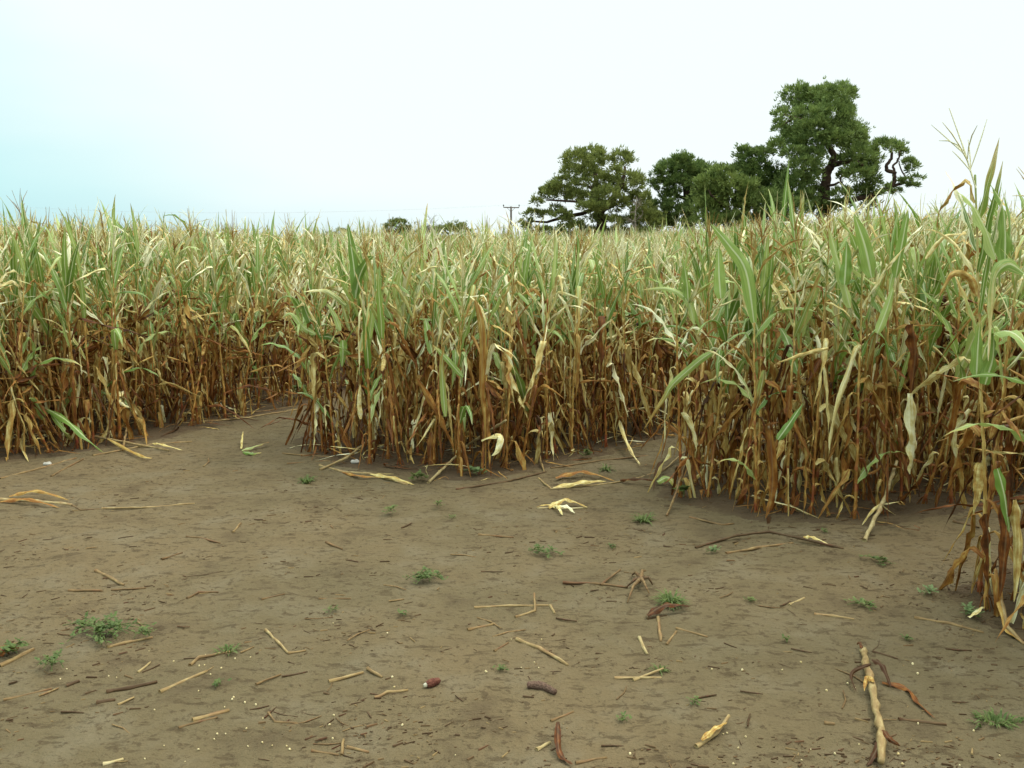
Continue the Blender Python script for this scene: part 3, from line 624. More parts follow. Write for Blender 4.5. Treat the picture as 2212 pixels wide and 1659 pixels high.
# ------------------------------------------------------------------ fallen stalks, sticks, leaves on the ground
def gp(X, Y, up=0.0):
    p = G(X, Y); return Vector((p.x, p.y, p.z + up))
def stick(px, r0, tone, label, group=None, name="stalk_piece", cat="stalk piece", up=None, seed=0, dry=1.0, nodes=True, leaves=(), mat=None):
    """tube following ground points; px items are (X,Y) or (X,Y,height)"""
    r0 *= .72; tone = tone * .8 + .24; leaves = [(lp, W_ * .72, d_, tn_ * .8 + (.26 if tn_ < .5 else .38)) for lp, W_, d_, tn_ in leaves]; rr = random.Random(seed + int(px[0][0] * 7 + px[0][1] * 13)); P = [gp(q[0], q[1], (q[2] if len(q) > 2 else 0) + r0 * .4) for q in px]
    if len(P) and any(len(q) > 3 for q in px):
        P = [AT(q[0], q[1], q[3]) if len(q) > 3 else p for q, p in zip(px, P)]
    c = P[0].copy(); pts = []; rs = []; L = 0
    for a, b_ in zip(P[:-1], P[1:]):
        seg = (b_ - a).length; n = max(3, int(seg / .045))
        for i in range(n):
            t = i / n; q = a.lerp(b_, t); q += Vector((rr.uniform(-1, 1), rr.uniform(-1, 1), rr.uniform(-.4, .4))) * r0 * .35
            pts.append(q - c); L += seg / n; rs.append(r0 * (1.3 if nodes and i % 4 == 0 else rr.uniform(.85, 1.05)))
    pts.append(P[-1] - c); rs.append(r0 * .8)
    T = tube(pts, rs, 6, True, (dry, tone, rr.random())); U = T[3].copy(); U[:, 1] *= L / .6
    if leaves:
        root = empty(name, c); st = add('stalk', mk_mesh('stalk', T[0], T[1], 4, mat or M_STICK, T[2], U), root)
        for k, (lp, W, d_, tn) in enumerate(leaves):
            q = [((AT(a[0], a[1], a[3]) if len(a) > 3 else gp(a[0], a[1], a[2] if len(a) > 2 else .01)) - c) for a in lp]
            R_ = ribbon(q, W, d_, tn, seed=seed + k + 5, thick=(0, -.5, .85)); add('leaf', mk_mesh('leaf', R_[0], R_[1], 4, M_LEAF, R_[2], R_[3]), root)
        o = root
    else:
        o = add(name, mk_mesh(name, T[0], T[1], 4, mat or M_STICK, T[2], U), None, c)
    return tag(o, label, cat, group)
FS = dict(name="fallen_stalk", cat="fallen stalk")
# along the left block
stick([(380, 917), (480, 868, .22), (584, 816, .0, 9.0)], .013, .22, "long pale stalk leaning up out of the path into the left block", leaves=[([(470, 873, .2), (500, 880, .1), (520, 893, .01)], .04, 1, .3)], **FS)
stick([(60, 945, .06), (210, 957, .05), (365, 974)], .013, .2, "long straight yellow stalk lying across the foot of the left block", leaves=[([(60, 945, .08), (45, 965, .05), (62, 1000, .01)], .05, 1, .35), ([(230, 958, .05), (300, 990, .03), (330, 992, .01)], .04, 1, .3)], **FS)
stick([(395, 915), (520, 905), (650, 884)], .012, .3, "straw-coloured stalk lying along the foot of left block beside the path", **FS)
stick([(430, 900), (560, 890), (640, 878)], .010, .5, "browner stalk lying just behind the straw-coloured one by the path", **FS)
stick([(200, 985), (330, 960), (415, 955)], .010, .3, "short stalk lying at the edge of the path below the left block", leaves=[([(330, 962, .02), (350, 972, .05), (395, 975, .01)], .04, 1, .3)], **FS)
stick([(0, 1035), (90, 1012), (165, 990)], .011, .4, "brown stalk lying beside the left frame edge below the left block", **FS)
stick([(110, 1030), (150, 1008), (180, 992)], .009, .5, "short brown stalk slanting up beside the white pebble", **FS)
stick([(236, 950), (238, 905, .16), (252, 850, .0, 7.6), (250, 800, .0, 7.7)], .012, .1, "pale broken stalk standing on the edge of the left block", leaves=[([(240, 905, .16), (236, 925, .10), (243, 950, .02)], .06, 1, .05), ([(250, 850, 0, 7.55), (262, 870, 0, 7.4), (280, 880, 0, 7.3)], .05, 1, .1)], **FS)
stick([(265, 975), (278, 935, .1), (290, 915, .18)], .011, .3, "short yellow stalk stub poking up at left block's foot", leaves=[([(290, 915, .18), (310, 935, .12), (318, 965, .01)], .05, 1, .2)], **FS)
stick([(41, 853, 0, 7.6), (93, 880, 0, 7.2), (120, 900, 0, 7.0)], .011, .4, "broken maize top hanging down with two long green leaves",
      leaves=[([(95, 880, 0, 7.2), (140, 905, 0, 6.9), (185, 945, 0, 6.8), (224, 980, .01)], .085, .1, .3), ([(110, 893, 0, 7.1), (140, 930, 0, 6.9), (158, 962, .02)], .06, .35, .3)], name="broken_maize_top", cat="broken stalk")
# cut leaves on the path
stick([(520, 968), (545, 981)], .006, .35, "small bunch of green and straw leaves lying on the path", name="fallen_leaf_bunch", cat="leaf bunch",
      leaves=[([(522, 975), (555, 970, .03), (582, 962, .03)], .05, .45, .2), ([(525, 978), (545, 984, .02), (565, 980, .01)], .05, .35, .2), ([(521, 972), (523, 960, .05), (526, 954, .09)], .03, .6, .2)])
stick([(440, 1008), (452, 1000, .01), (450, 990)], .007, .4, "small hooked brown stalk piece on the path left of the middle block")
# middle block front
stick([(926, 1044), (1010, 990, .10), (1093, 908, 0, 6.25)], .014, .1, "thick pale yellow stalk leaning against the middle block's front corner", leaves=[([(1040, 950, 0, 6.2), (1080, 938, 0, 6.1), (1076, 970, 0, 6.05), (1062, 985, 0, 6.05)], .08, 1, .15), ([(985, 1000, .08), (1000, 985, .16), (1035, 975, .12)], .06, 1, .25)], **FS)
stick([(690, 1016), (750, 998, .03), (812, 965, .1)], .012, .2, "yellow stalk slanting up from the soil into middle block's left front", **FS)
stick([(690, 1006), (740, 1020), (800, 1024), (880, 1048)], .011, .2, "long yellow stalk lying along the middle block's front edge", leaves=[([(740, 1022), (780, 1036, .03), (830, 1034, .01)], .04, 1, .25), ([(800, 1026), (850, 1040, .03), (895, 1050, .01)], .05, 1, .15)], **FS)
stick([(610, 980), (660, 984), (720, 988)], .008, .4, "thin stalk lying on the path at middle block's left corner", **FS)
stick([(620, 1002), (700, 996), (745, 1000)], .007, .45, "thin brown stalk lying left of the middle block's yellow stalks", **FS)
stick([(985, 1058), (1090, 1042), (1180, 1020)], .009, .75, "dark thin stalk lying in front of the middle block", **FS)
stick([(1062, 962, .05), (1090, 976, .04), (1124, 1000)], .009, .8, "curled dark orange leaf lying at the middle block's foot", name="fallen_leaf", cat="dead leaf", leaves=[([(1050, 955, .06), (1085, 975, .05), (1124, 1000, .01)], .085, 1, .72)])
stick([(1345, 965, .08), (1362, 990, .05), (1382, 1006)], .009, .1, "pale long leaf drooping onto the soil in front of the middle block", name="fallen_leaf", cat="dead leaf", leaves=[([(1330, 940, .2), (1360, 985, .07), (1384, 1006, .01)], .05, 1, .05)])
stick([(1130, 920, 0, 6.6), (1155, 970, .08), (1175, 1020)], .009, .3, "thin bent stalk standing out of the front of the middle block", **FS)
stick([(1190, 1012), (1300, 995), (1400, 985)], .008, .5, "thin stalk on the soil along middle block's right front", **FS)
stick([(1164, 1034), (1190, 1057), (1301, 1047), (1361, 1038), (1433, 1017), (1478, 990, .05)], .009, .2, "long yellow stalk with papery leaves lying between middle and right blocks", leaves=[
      ([(1200, 1040, .03), (1260, 1032, .05), (1330, 1042, .01)], .06, 1, .12), ([(1195, 1056, .01), (1260, 1052, .04), (1310, 1042, .01)], .06, 1, .2), ([(1340, 1042, .02), (1375, 1048, .05), (1420, 1040, .01)], .05, 1, .6), ([(1440, 1012, .08), (1420, 1030, .08), (1410, 1064, .01)], .05, 1, .62), ([(1420, 1050, .03), (1445, 1048, .05), (1467, 1070, .01)], .07, .4, .25)], **FS)
stick([(1160, 1098), (1215, 1100), (1268, 1098)], .009, .0, "pale shredded maize husk lying alone on the open soil", name="maize_husk", cat="husk", leaves=[
      ([(1185, 1099, .01), (1222, 1094, .05), (1270, 1099, .01)], .06, 1, -.05), ([(1195, 1100, .02), (1205, 1106, .04), (1215, 1116, .01)], .045, 1, -.15), ([(1205, 1100, .02), (1225, 1106, .04), (1242, 1112, .01)], .045, 1, -.15), ([(1215, 1100), (1180, 1096, .02), (1158, 1099, .01)], .03, 1, .2)])
# right of picture
stick([(1503, 1184), (1590, 1165, .02), (1661, 1161, .03), (1731, 1172, .02), (1822, 1186)], .009, .8, "long bowed reddish-brown stalk lying in front of the right block", leaves=[([(1735, 1170, .03), (1755, 1174, .04), (1790, 1179, .01)], .04, 1, -.1)], **FS)
stick([(1568, 1197), (1640, 1184), (1713, 1174)], .010, .4, "straight orange stalk crossing under the bowed reddish one", **FS)
stick([(1866, 1170), (1905, 1122, .10), (1932, 1076, .24)], .016, .05, "thick pale yellow stalk stub leaning out of right block's front", leaves=[([(1905, 1122, .1), (1885, 1130, .08), (1862, 1138, .01)], .03, 1, .25)], **FS)
stick([(1490, 1118), (1560, 1135), (1585, 1132)], .008, .45, "thin stalk lying at the left corner of the right block", **FS)
stick([(1704, 1102, .03), (1745, 1112)], .010, .1, "small pale stalk bit at the foot of the right block", **FS)
stick([(1440, 1115), (1455, 1095, .05), (1480, 1062, .2)], .009, .4, "thin stalk propped against the right block's left end", **FS)
stick([(2148, 1300, .10), (2175, 1366, .02), (2212, 1393)], .012, .25, "flat pale leaf sheath trailing on the soil at the right frame edge", name="fallen_leaf", cat="dead leaf", leaves=[([(2146, 1290, .14), (2172, 1362, .03), (2214, 1394, .01)], .05, 1, .2)])
stick([(1974, 1335), (2050, 1348), (2125, 1368)], .009, .4, "stalk lying on the soil left of the right-edge plants", **FS)
stick([(2060, 1128), (2115, 1140)], .012, .6, "orange-brown stalk bit by the gap behind the right-edge plants", **FS)
# the big chewed stalk lower right
stick([(1864, 1408), (1870, 1440, .015), (1878, 1470, .02), (1884, 1500, .02), (1889, 1536, .02), (1899, 1578, .02), (1905, 1617, .02), (1902, 1662, .02)], .0175, .22, "thick jointed cream and green stalk lying at the lower right", dry=.75, leaves=[
      ([(1880, 1455, .04), (1840, 1470, .03), (1850, 1500, .01)], .022, 1, 1.0), ([(1882, 1450, .05), (1905, 1465, .05), (1925, 1492, .01)], .035, 1, .98), ([(1886, 1500, .05), (1872, 1490, .05), (1866, 1510, .03)], .03, 1, .2),
      ([(1906, 1600, .04), (1922, 1615, .03), (1945, 1618, .01)], .03, 1, 1.0), ([(1903, 1612, .03), (1888, 1640, .02), (1872, 1658, .005)], .035, 1, 1.0), ([(1862, 1412, .02), (1856, 1402, .03), (1850, 1398, .01)], .02, 1, .6)], **FS)
stick([(1916, 1482), (1935, 1484)], .004, .7, "thin grey-green dead leaf trailing beside the thick jointed stalk", name="fallen_leaf", cat="dead leaf", leaves=[([(1905, 1478, .01), (1959, 1493, .012), (1985, 1525, .012), (2020, 1556, .008)], .035, 1, .8)])
stick([(1885, 1408), (1940, 1424)], .006, .8, "dark twig beside the top end of the thick jointed stalk")
stick([(1940, 1555), (1985, 1560), (2044, 1567)], .008, .75, "brown stalk piece pointing right from the thick jointed stalk")
stick([(1503, 1616), (1549, 1590, .01), (1574, 1559, .02)], .010, .2, "split yellow stalk bit lying alone near bottom, right of centre", leaves=[([(1515, 1610, .02), (1545, 1595, .04), (1570, 1572, .02)], .03, 1, .3)])
stick([(1781, 1563), (1803, 1566)], .009, .5, "tiny orange stalk crumb left of the thick jointed stalk")
stick([(1758, 1327), (1800, 1332), (1845, 1339)], .008, .25, "pale straight stick beside the low weed right of centre")
stick([(1704, 1308), (1738, 1292)], .007, .15, "short pale stick slanting upward, left of the weed right of centre")
stick([(1460, 1358), (1528, 1377)], .007, .4, "straw stick right of the curled brown leaf")
# centre of the open soil
stick([(1117, 1383), (1166, 1402), (1226, 1438)], .0105, .28, "thick bent straw stick in the centre of the open soil")
stick([(1025, 1313), (1100, 1310), (1189, 1309)], .0075, .25, "long straight yellow stick lying level across the middle of the soil")
stick([(1189, 1309), (1198, 1326)], .009, .2, "short yellow stub at the right end of the long level stick")
stick([(1112, 1335), (1156, 1321), (1154, 1296, .03)], .008, .35, "elbow-shaped stalk piece crossing the long level stick")
stick([(1009, 1362), (1069, 1349)], .0095, .4, "short thick stick below the long level one")
stick([(1067, 1408), (1098, 1389)], .006, .5, "short dark stick left of the thick bent one")
stick([(1380, 1379), (1398, 1414)], .010, .1, "short stout cream stub below the curled brown leaf")
stick([(1421, 1335), (1427, 1386)], .009, .35, "stalk piece pointing down from the curled brown leaf")
stick([(1440, 1393), (1461, 1364)], .007, .4, "slanting straw beside the stout cream stub")
stick([(1398, 1338), (1440, 1330)], .007, .7, "curled dark brown leaf lying below the grass tuft", name="fallen_leaf", cat="dead leaf", leaves=[([(1398, 1338, .02), (1440, 1328, .05), (1492, 1318, .02)], .055, 1, .72)])
stick([(1328, 1466), (1429, 1465)], .007, .15, "yellow stick lying level, crossed by another near the lower centre")
stick([(1367, 1471), (1433, 1450, .01)], .007, .2, "slanting yellow stick crossing the level one near the lower centre")
stick([(1160, 1621), (1189, 1605)], .009, .1, "stubby pale yellow stick near the bottom of the picture")
stick([(1206, 1597, .02), (1210, 1636)], .006, .85, "dark curled leaf standing up near the bottom edge", name="fallen_leaf", cat="dead leaf", leaves=[([(1205, 1595, .06), (1209, 1636, .02), (1238, 1657, .01)], .035, 1, .8)])
stick([(1243, 1650), (1311, 1638)], .007, .5, "brown stick beside the dark curled leaf at the bottom edge")
stick([(1189, 1559), (1239, 1538)], .006, .45, "thin straw stick below the dark brown cob")
stick([(1034, 1156), (1110, 1162)], .009, .5, "brown stick lying level in the upper middle of the soil")
stick([(1216, 1259), (1290, 1262), (1356, 1270)], .009, .65, "brown stalk lying beside the forked root clump")
stick([(1297, 1265), (1340, 1240, .02)], .008, .6, "brown stalk crossing the one beside the forked root clump")
rc = G(1384, 1262)                               # forked root clump
A = Acc(); rr = random.Random(4)
for (X, Y, h) in ((1355, 1304, .0), (1402, 1284, .0), (1410, 1266, .0), (1366, 1244, .0), (1395, 1248, .03), (1352, 1272, .0)):
    q = gp(X, Y, h + .006); e_ = q - rc; mid_ = e_ * .5 + Vector((rr.uniform(-.01, .01), 0, .035)); T = tube([(0, 0, .03), mid_, e_], [.012, .007, .003], 6, True); A.put(T[0], T[1], (1, .72 + rr.uniform(-.1, .2), rr.random()), T[3])
tag(add("root_clump", A.mesh("root_clump", 4, M_STICK), None, rc), "forked brown maize root clump lying on its side on the soil", "root clump")
# left of the open soil
stick([(0, 1080), (80, 1084), (155, 1092)], .014, .15, "bundle-like pale stalk lying at the left frame edge across the soil", leaves=[([(0, 1086, .01), (60, 1090, .04), (130, 1100, .01)], .05, 1, .2), ([(20, 1078, .02), (80, 1076, .05), (150, 1084, .01)], .04, 1, .3)], **FS)
stick([(155, 1092), (175, 1103), (215, 1100)], .007, .6, "thin dark stalk just right of the pale stalk at left frame edge", **FS)
stick([(220, 1099), (320, 1097), (421, 1088)], .008, .25, "long thin yellow stalk lying level left of the middle block", **FS)
stick([(207, 1234), (240, 1250), (267, 1265)], .011, .4, "short thick brown stick slanting down at the left")
stick([(149, 1277), (220, 1277)], .009, .5, "brown stick lying level below the slanting thick one at left")
stick([(240, 1275), (315, 1271)], .006, .6, "thin twig right of the level brown stick at left")
stick([(348, 1209), (394, 1195)], .008, .65, "dark short stick in the upper left of the soil")
stick([(402, 1160), (430, 1162), (476, 1174)], .007, .6, "dark bent twig in the upper left of the soil")
stick([(503, 1151), (520, 1131)], .009, .4, "stubby stick slanting up in the upper left of the soil")
stick([(704, 1172), (739, 1187)], .010, .55, "small orange-brown stalk bit above the leafy weed")
stick([(404, 1294), (429, 1280), (472, 1280)], .007, .6, "brown elbow-shaped twig left of the leafy weed")
stick([(565, 1296), (615, 1284)], .007, .6, "brown short twig in the centre left of the soil")
stick([(688, 1294), (758, 1294)], .006, .55, "level brown twig left of and below the leafy weed")
stick([(574, 1362), (600, 1388), (623, 1412)], .008, .25, "pale straight stick slanting down, left of centre")
stick([(623, 1412), (661, 1406)], .007, .4, "short stick meeting the foot of the pale slanting stick")
stick([(410, 1439), (429, 1422), (503, 1408)], .009, .45, "bent straw stalk with weeds at its right end")
stick([(344, 1497), (447, 1451)], .0095, .3, "straight tan stick slanting up in the lower left")
stick([(298, 1454), (325, 1431)], .006, .2, "thin pale straw above the straight tan stick, lower left")
stick([(228, 1497), (280, 1488), (340, 1474)], .010, .9, "dark rotten stalk in the lower left, beside the straight tan stick")
stick([(8, 1514), (112, 1489)], .007, .5, "long brown twig close to the left frame edge, lower part")
stick([(145, 1483), (172, 1472)], .010, .85, "short black-brown stub in the lower left")
stick([(209, 1520), (249, 1514)], .011, .8, "short flat dark stalk piece under the rotten stalk")
stick([(255, 1524), (290, 1507)], .006, .25, "thin curved straw right of the flat dark piece")
stick([(414, 1559), (495, 1536)], .011, .35, "thick tan stick slanting up in the bottom left quarter")
stick([(385, 1573), (430, 1560), (470, 1550)], .006, .55, "thin brown twig just under the thick tan stick")
stick([(553, 1479), (607, 1458)], .006, .5, "thin brown twig left of the red cob")
stick([(711, 1474), (785, 1454)], .009, .25, "yellowish stick slanting up between twig and red cob")
stick([(793, 1445), (825, 1464)], .008, .35, "short split straw stick left of the red cob")
stick([(810, 1509), (837, 1497), (881, 1492)], .008, .35, "bent straw stalk below left of the red cob")
stick([(580, 1541), (595, 1561), (642, 1563)], .006, .5, "thin L-shaped twig near the bottom, left of centre")
stick([(737, 1632), (742, 1598)], .007, .35, "short upright-lying straw near the bottom edge, left of centre")
stick([(673, 1623), (731, 1632)], .006, .5, "thin twig touching the short straw near the bottom edge")
stick([(750, 1615), (796, 1626)], .007, .35, "straw stick right of the short straw near the bottom edge")
stick([(0, 1441), (73, 1404)], .012, .35, "stalk entering from the left frame edge beneath the sprawling weed")
stick([(224, 1652), (267, 1641)], .008, .0, "pale shredded stalk bit at the bottom left edge")
stick([(232, 1400), (270, 1390), (330, 1378)], .009, .3, "yellow stalk lying among the sprawling weed at left")
tag(add("fallen_leaf", None), None) if False else None
Rb = ribbon([gp(-6, 1422, .02), gp(15, 1414, .04), gp(42, 1412, .02)], .07, 1, .55, seed=3, thick=(0, -.3, .95)); tag(add("fallen_leaf", mk_mesh("fallen_leaf", Rb[0], Rb[1], 4, M_LEAF, Rb[2], Rb[3])), "orange dead leaf at the left frame edge beside the sprawling weed", "dead leaf")

def cob(X0, Y0, X1, Y1, R0, mat, label, bend=0, pale_end=False):
    a, b_ = G(X0, Y0), G(X1, Y1); c = (a + b_) / 2; root = empty("maize_cob", c); pts = []; rs = []
    for i in range(13):
        t = i / 12; p = a.lerp(b_, t) - c; p += Vector((0, bend * math.sin(math.pi * t), R0 * .85)); pts.append(p)
        rs.append(R0 * (0.75 + .35 * math.sin(math.pi * min(t * 1.1, 1))) * (1.06 if i % 2 else .94))
    T = tube(pts, rs, 10, True); V = T[0].copy()
    for k in range(len(V)): V[k] += np.array(mnoise.noise_vector(Vector(V[k] * 160))) * R0 * .14
    add("core", mk_mesh("core", V, T[1], 4, mat), root)
    if pale_end:
        d = (pts[0] - pts[1]).normalized(); T = tube([pts[0] + d * .001, pts[0] + d * .010], [R0 * .62, R0 * .45], 10, True); add("broken_end", mk_mesh("broken_end", T[0], T[1], 4, M_PITH), root)
    return tag(root, label, "maize cob")
cob(921, 1486, 949, 1476, .0145, M_COB_RED, "short red maize cob with a white broken end on the soil", 0, True)
cob(1139, 1487, 1199, 1502, .0145, M_COB_BROWN, "bare curved dark brown maize cob on the soil, lower centre", .02)

# small twigs nobody can tell apart
rr = random.Random(31); proto = []
for i in range(8):
    L = rr.uniform(.03, .10); bend = rr.uniform(-.2, .2); rd = rr.uniform(.0018, .0042)
    T = tube([(-L, 0, rd), (0, bend * L, rd * 1.2), (L, 0, rd)], [rd, rd * 1.15, rd * .7], 6, True, (1, rr.uniform(.45, 1.0), rr.random())); proto.append(mk_mesh("twig", T[0], T[1], 4, M_STICK, T[2], T[3]))
for i in range(80):
    Y = 1065 + 590 * rr.random() ** .9; X = rr.uniform(0, 2200)
    p = G(X, Y)
    if block(p.x, p.y): continue
    o = add("twig", proto[i % 8], None, p); an = rr.gauss(.25, .7); o.rotation_euler = (0, 0, an); s = rr.uniform(.4, 1.0); o.scale = (s, s, s)
    tag(o, "short thin brown twig lying loose on the open trodden soil", "twig", "small loose twigs scattered over the open soil")
# kernels
km = bpy.data.meshes.new("maize_kernel"); 
T = tube([(0, 0, .0), (0, 0, .0025), (0, 0, .006), (0, 0, .0085)], [.0025, .0048, .0048, .0025], 6, True, squash=.7); km = mk_mesh("maize_kernel", T[0], T[1], 4, M_KERNEL)
KP = [(374, 1430), (322, 1407), (130, 1468), (145, 1446), (478, 1445), (508, 1424), (540, 1421), (441, 1438), (455, 1458), (430, 1440), (503, 1508), (335, 1534), (428, 1494), (500, 1512), (530, 1519), (552, 1524), (485, 1529), (722, 1547), (710, 1567), (568, 1553), (531, 1575), (470, 1587), (488, 1586), (464, 1598), (537, 1613), (567, 1605), (587, 1611), (628, 1620), (354, 1612), (429, 1620), (314, 1640), (837, 1369), (1105, 1382), (1126, 1443), (1155, 1432), (1164, 1444), (1048, 1451), (1050, 1453), (868, 1568), (851, 1486), (983, 1632), (1537, 1447), (1603, 1449), (1731, 1432), (1690, 1448), (1983, 1457), (1831, 1478), (1846, 1488), (1787, 1493), (1562, 1586), (1571, 1584), (1610, 1593), (1751, 1620), (1855, 1609), (1938, 1630), (1949, 1652), (2160, 1634), (2072, 1654), (2105, 1580), (1983, 1565), (1731, 1643), (1583, 1651), (1804, 1630)]
for i in range(14): KP.append((rr.uniform(100, 2180), rr.uniform(1330, 1655)))
for X, Y in KP:
    o = add("maize_kernel", km, None, G(X, Y)); o.rotation_euler = (rr.uniform(-.7, .7), rr.uniform(-.7, .7), rr.uniform(0, 6)); s = rr.uniform(.5, 1.0); o.scale = (s, s, s)
    tag(o, "loose pale yellow maize kernel lying on the trodden soil", "maize kernel", "maize kernels spilled over the soil")
# two white pebbles
def pebble(X, Y, s, label):
    V, Fc, D, U = tube([(-1, 0, 0), (-.8, 0, 0), (-.3, 0, 0), (.3, 0, .05), (.8, 0, 0), (1, 0, 0)], [.1, .6, .8, .75, .5, .1], 8, True, squash=.6); V = V * s; V[:, 2] += s * .25
    for k in range(len(V)): V[k] += np.array(mnoise.noise_vector(Vector(V[k] / s * 1.4))) * s * .2
    tag(add("pebble", mk_mesh("pebble", V, Fc, 4, M_STONE), None, G(X, Y)), label, "pebble")
pebble(103, 1004, .030, "white pebble below the left block near the left frame edge")
pebble(768, 1000, .035, "white pebble at the foot of the middle block")
pebble(2090, 1055, .030, "pale pebble under the right block near its right side")

# chaff and crumbs: countless
A = Acc(); rr = random.Random(12)
def sliver(x, y, L, wd, an, tone):
    z = gz(x, y); ca, sa = math.cos(an), math.sin(an); h = wd * .5
    base = [(-L, -wd * .5), (L, -wd * .25), (L, wd * .25), (-L, wd * .5)]
    V = [(x + a * ca - b_ * sa, y + a * sa + b_ * ca, z + .0003) for a, b_ in base] + [(x + a * .9 * ca - b_ * .6 * sa, y + a * .9 * sa + b_ * .6 * ca, z + h + .001) for a, b_ in base]
    A.put(V, [(4, 5, 6, 7), (0, 1, 5, 4), (1, 2, 6, 5), (2, 3, 7, 6), (3, 0, 4, 7)], (1, tone, rr.random()))
cnt = 0
while cnt < 3600:
    Y = 1000 + 680 * rr.random() ** 1.15; X = rr.uniform(-60, 2270); p = G(X, Y)
    dn = mnoise.noise((p.x * 1.3, p.y * 1.8, 9)) + .5 * mnoise.noise((p.x * 5, p.y * 7, 2))
    if rr.random() > .22 + 1.3 * dn: cnt += .2; continue
    big = rr.random() < .22; fl = .5 + .5 * min(1, p.y / 5)
    sliver(p.x, p.y, fl * (rr.uniform(.010, .03) if big else rr.uniform(.003, .011)), rr.uniform(.003, .009) if big else rr.uniform(.002, .005), rr.gauss(.2, .6), rr.choice([.7, .8, .85, .9, 1.0, 1.1, .55])); cnt += 1
tag(add("chaff", A.mesh("chaff", 4, M_STICK, False)), "dark chaff and crumbs trodden over the bare soil", "chaff", kind='stuff')
# dead leaf litter under and along the rows
A = Acc(); rr = random.Random(22); n = 0
while n < 2000:
    x, y = rr.uniform(-6, 5), rr.uniform(3.2, 11)
    b1 = block(x, y); near_edge = any(block(x + dx, y + dy) for dx, dy in ((.18, 0), (-.18, 0), (0, .28), (0, -.12)))
    if not (b1 or near_edge) or (not b1 and rr.random() < .6): continue
    c = rr.choice(['BD', 'SD', 'SA', 'SU']); V, Fc, D, U = LIB[(c, rr.randrange(NVAR[c]), 1)]
    V = V * rr.uniform(.4, 1.0); cen = V.mean(0); V = V - cen; e_ = Euler((rr.uniform(-.3, .3), rr.choice([1.5, 1.6]) if c in ('BD', 'SD', 'SU') else rr.uniform(0, .6), rr.uniform(0, 6.28))).to_matrix()
    V = V @ np.array(e_).T; V[:, 2] *= .35; V[:, 2] -= V[:, 2].min(); V = V + np.array((x, y, gz(x, y) + .002)); D = D.copy(); D[:, 1] += rr.uniform(-.1, .4); D[:, 2] = rr.random(); A.put(V, Fc, D, U); n += 1
tag(add("leaf_litter", A.mesh("leaf_litter", 4, M_LEAF)), "dead maize leaves littering the soil under and beside the rows", "leaf litter", kind='stuff')

# ------------------------------------------------------------------ weeds
def weed(X, Y, rpx, label, n=40, mat=None, leaf=.012, rise=.04, stretch=(1, 1), seed=0, kind='leafy', group=None):
    rr = random.Random(seed + int(X)); c = G(X, Y); dist = c.length; Rm = rpx * dist / F_PX; root = empty("weed", c); S = Acc(); Lf = Acc(); ns = max(4, n // 7)
    if kind == 'grass':
        for i in range(n):
            a = rr.uniform(0, 6.28); q = rr.random() * Rm * .6; L = rr.uniform(.5, 1.1) * rise * 2; bx, by = q * math.cos(a) * stretch[0], q * math.sin(a) * stretch[1]
            d = Vector((math.cos(a), math.sin(a), rr.uniform(.3, 1.6))).normalized(); s = Vector((-math.sin(a), math.cos(a), 0)) * leaf * .25; z0 = gz(c.x + bx, c.y + by) - c.z
            p0 = Vector((bx, by, z0)); p1 = p0 + d * L * .6; p2 = p1 + (d + Vector((0, 0, -.8))).normalized() * L * .5
            Lf.put([p0 - s, p0 + s, p1 + s * .8, p1 - s * .8, p2 + s * .1, p2 - s * .1], [(0, 1, 2, 3), (3, 2, 4, 5)])
    else:
        for i in range(ns):
            a = rr.uniform(0, 6.28); L = Rm * rr.uniform(.4, 1.0); ex, ey = L * math.cos(a) * stretch[0], L * math.sin(a) * stretch[1]; z1 = gz(c.x + ex, c.y + ey) - c.z
            pts = [Vector((ex * t, ey * t, (z1 * t) + rise * math.sin(math.pi * (.15 + .7 * t)))) for t in (0, .33, .66, 1)]; T = tube(pts, [.0016] * 4, 4, False); S.put(T[0], T[1])
            for j in range(max(4, n // ns)):
                t = rr.uniform(.15, 1.05); k = min(2, int(t * 3)); p = pts[k].lerp(pts[k + 1], min(1, t * 3 - k)) + Vector((rr.gauss(0, .008), rr.gauss(0, .008), rr.uniform(0, .01)))
                az = rr.uniform(0, 6.28); el = rr.uniform(-.1, .7); l = leaf * rr.uniform(.7, 1.4); d = Vector((math.cos(az) * math.cos(el), math.sin(az) * math.cos(el), math.sin(el))); s = Vector((-math.sin(az), math.cos(az), rr.uniform(-.3, .3)))
                Lf.put([p, p + d * l * .5 + s * l * .45, p + d * l, p + d * l * .5 - s * l * .45], [(0, 1, 2, 3)]); 
                if kind != 'round': 
                    Lf.put([p + d * l * .6, p + d * l * 1.0 + s * l * .55, p + d * l * 1.5, p + d * l * 1.0 - s * l * .2], [(0, 1, 2, 3)])
    if kind == 'grass':
        for i in range(3): T = tube([(0, 0, -.005), (rr.uniform(-.01, .01), rr.uniform(-.01, .01), rise * 1.3)], [.0015, .001], 4, False); S.put(T[0], T[1])
    add("stem", S.mesh("stem", 4, M_GRASS), root); add("foliage", Lf.mesh("foliage", 4, mat or M_WEED, False), root)
    return tag(root, label, "weed", group)
weed(920, 1257, 46, "compact leafy green weed in the centre of the open soil", 110, leaf=.014)
weed(1178, 1200, 44, "low leafy weed spreading flat right of centre, above the forked roots", 80, leaf=.013, rise=.03)
weed(1448, 1302, 42, "grassy green tuft above the curled brown leaf", 110, M_GRASS, .014, .035, kind='grass')
weed(215, 1368, 95, "large sprawling leafy weed on the soil at the left", 190, leaf=.016, stretch=(1.1, .9), rise=.035)
weed(120, 1443, 38, "small leafy weed just below the large sprawling one", 50, leaf=.014)
weed(312, 1380, 30, "leafy end sprig right of the large sprawling weed", 30, leaf=.013)
weed(26, 1412, 34, "leafy weed beside the orange leaf at left frame edge", 40, leaf=.018)
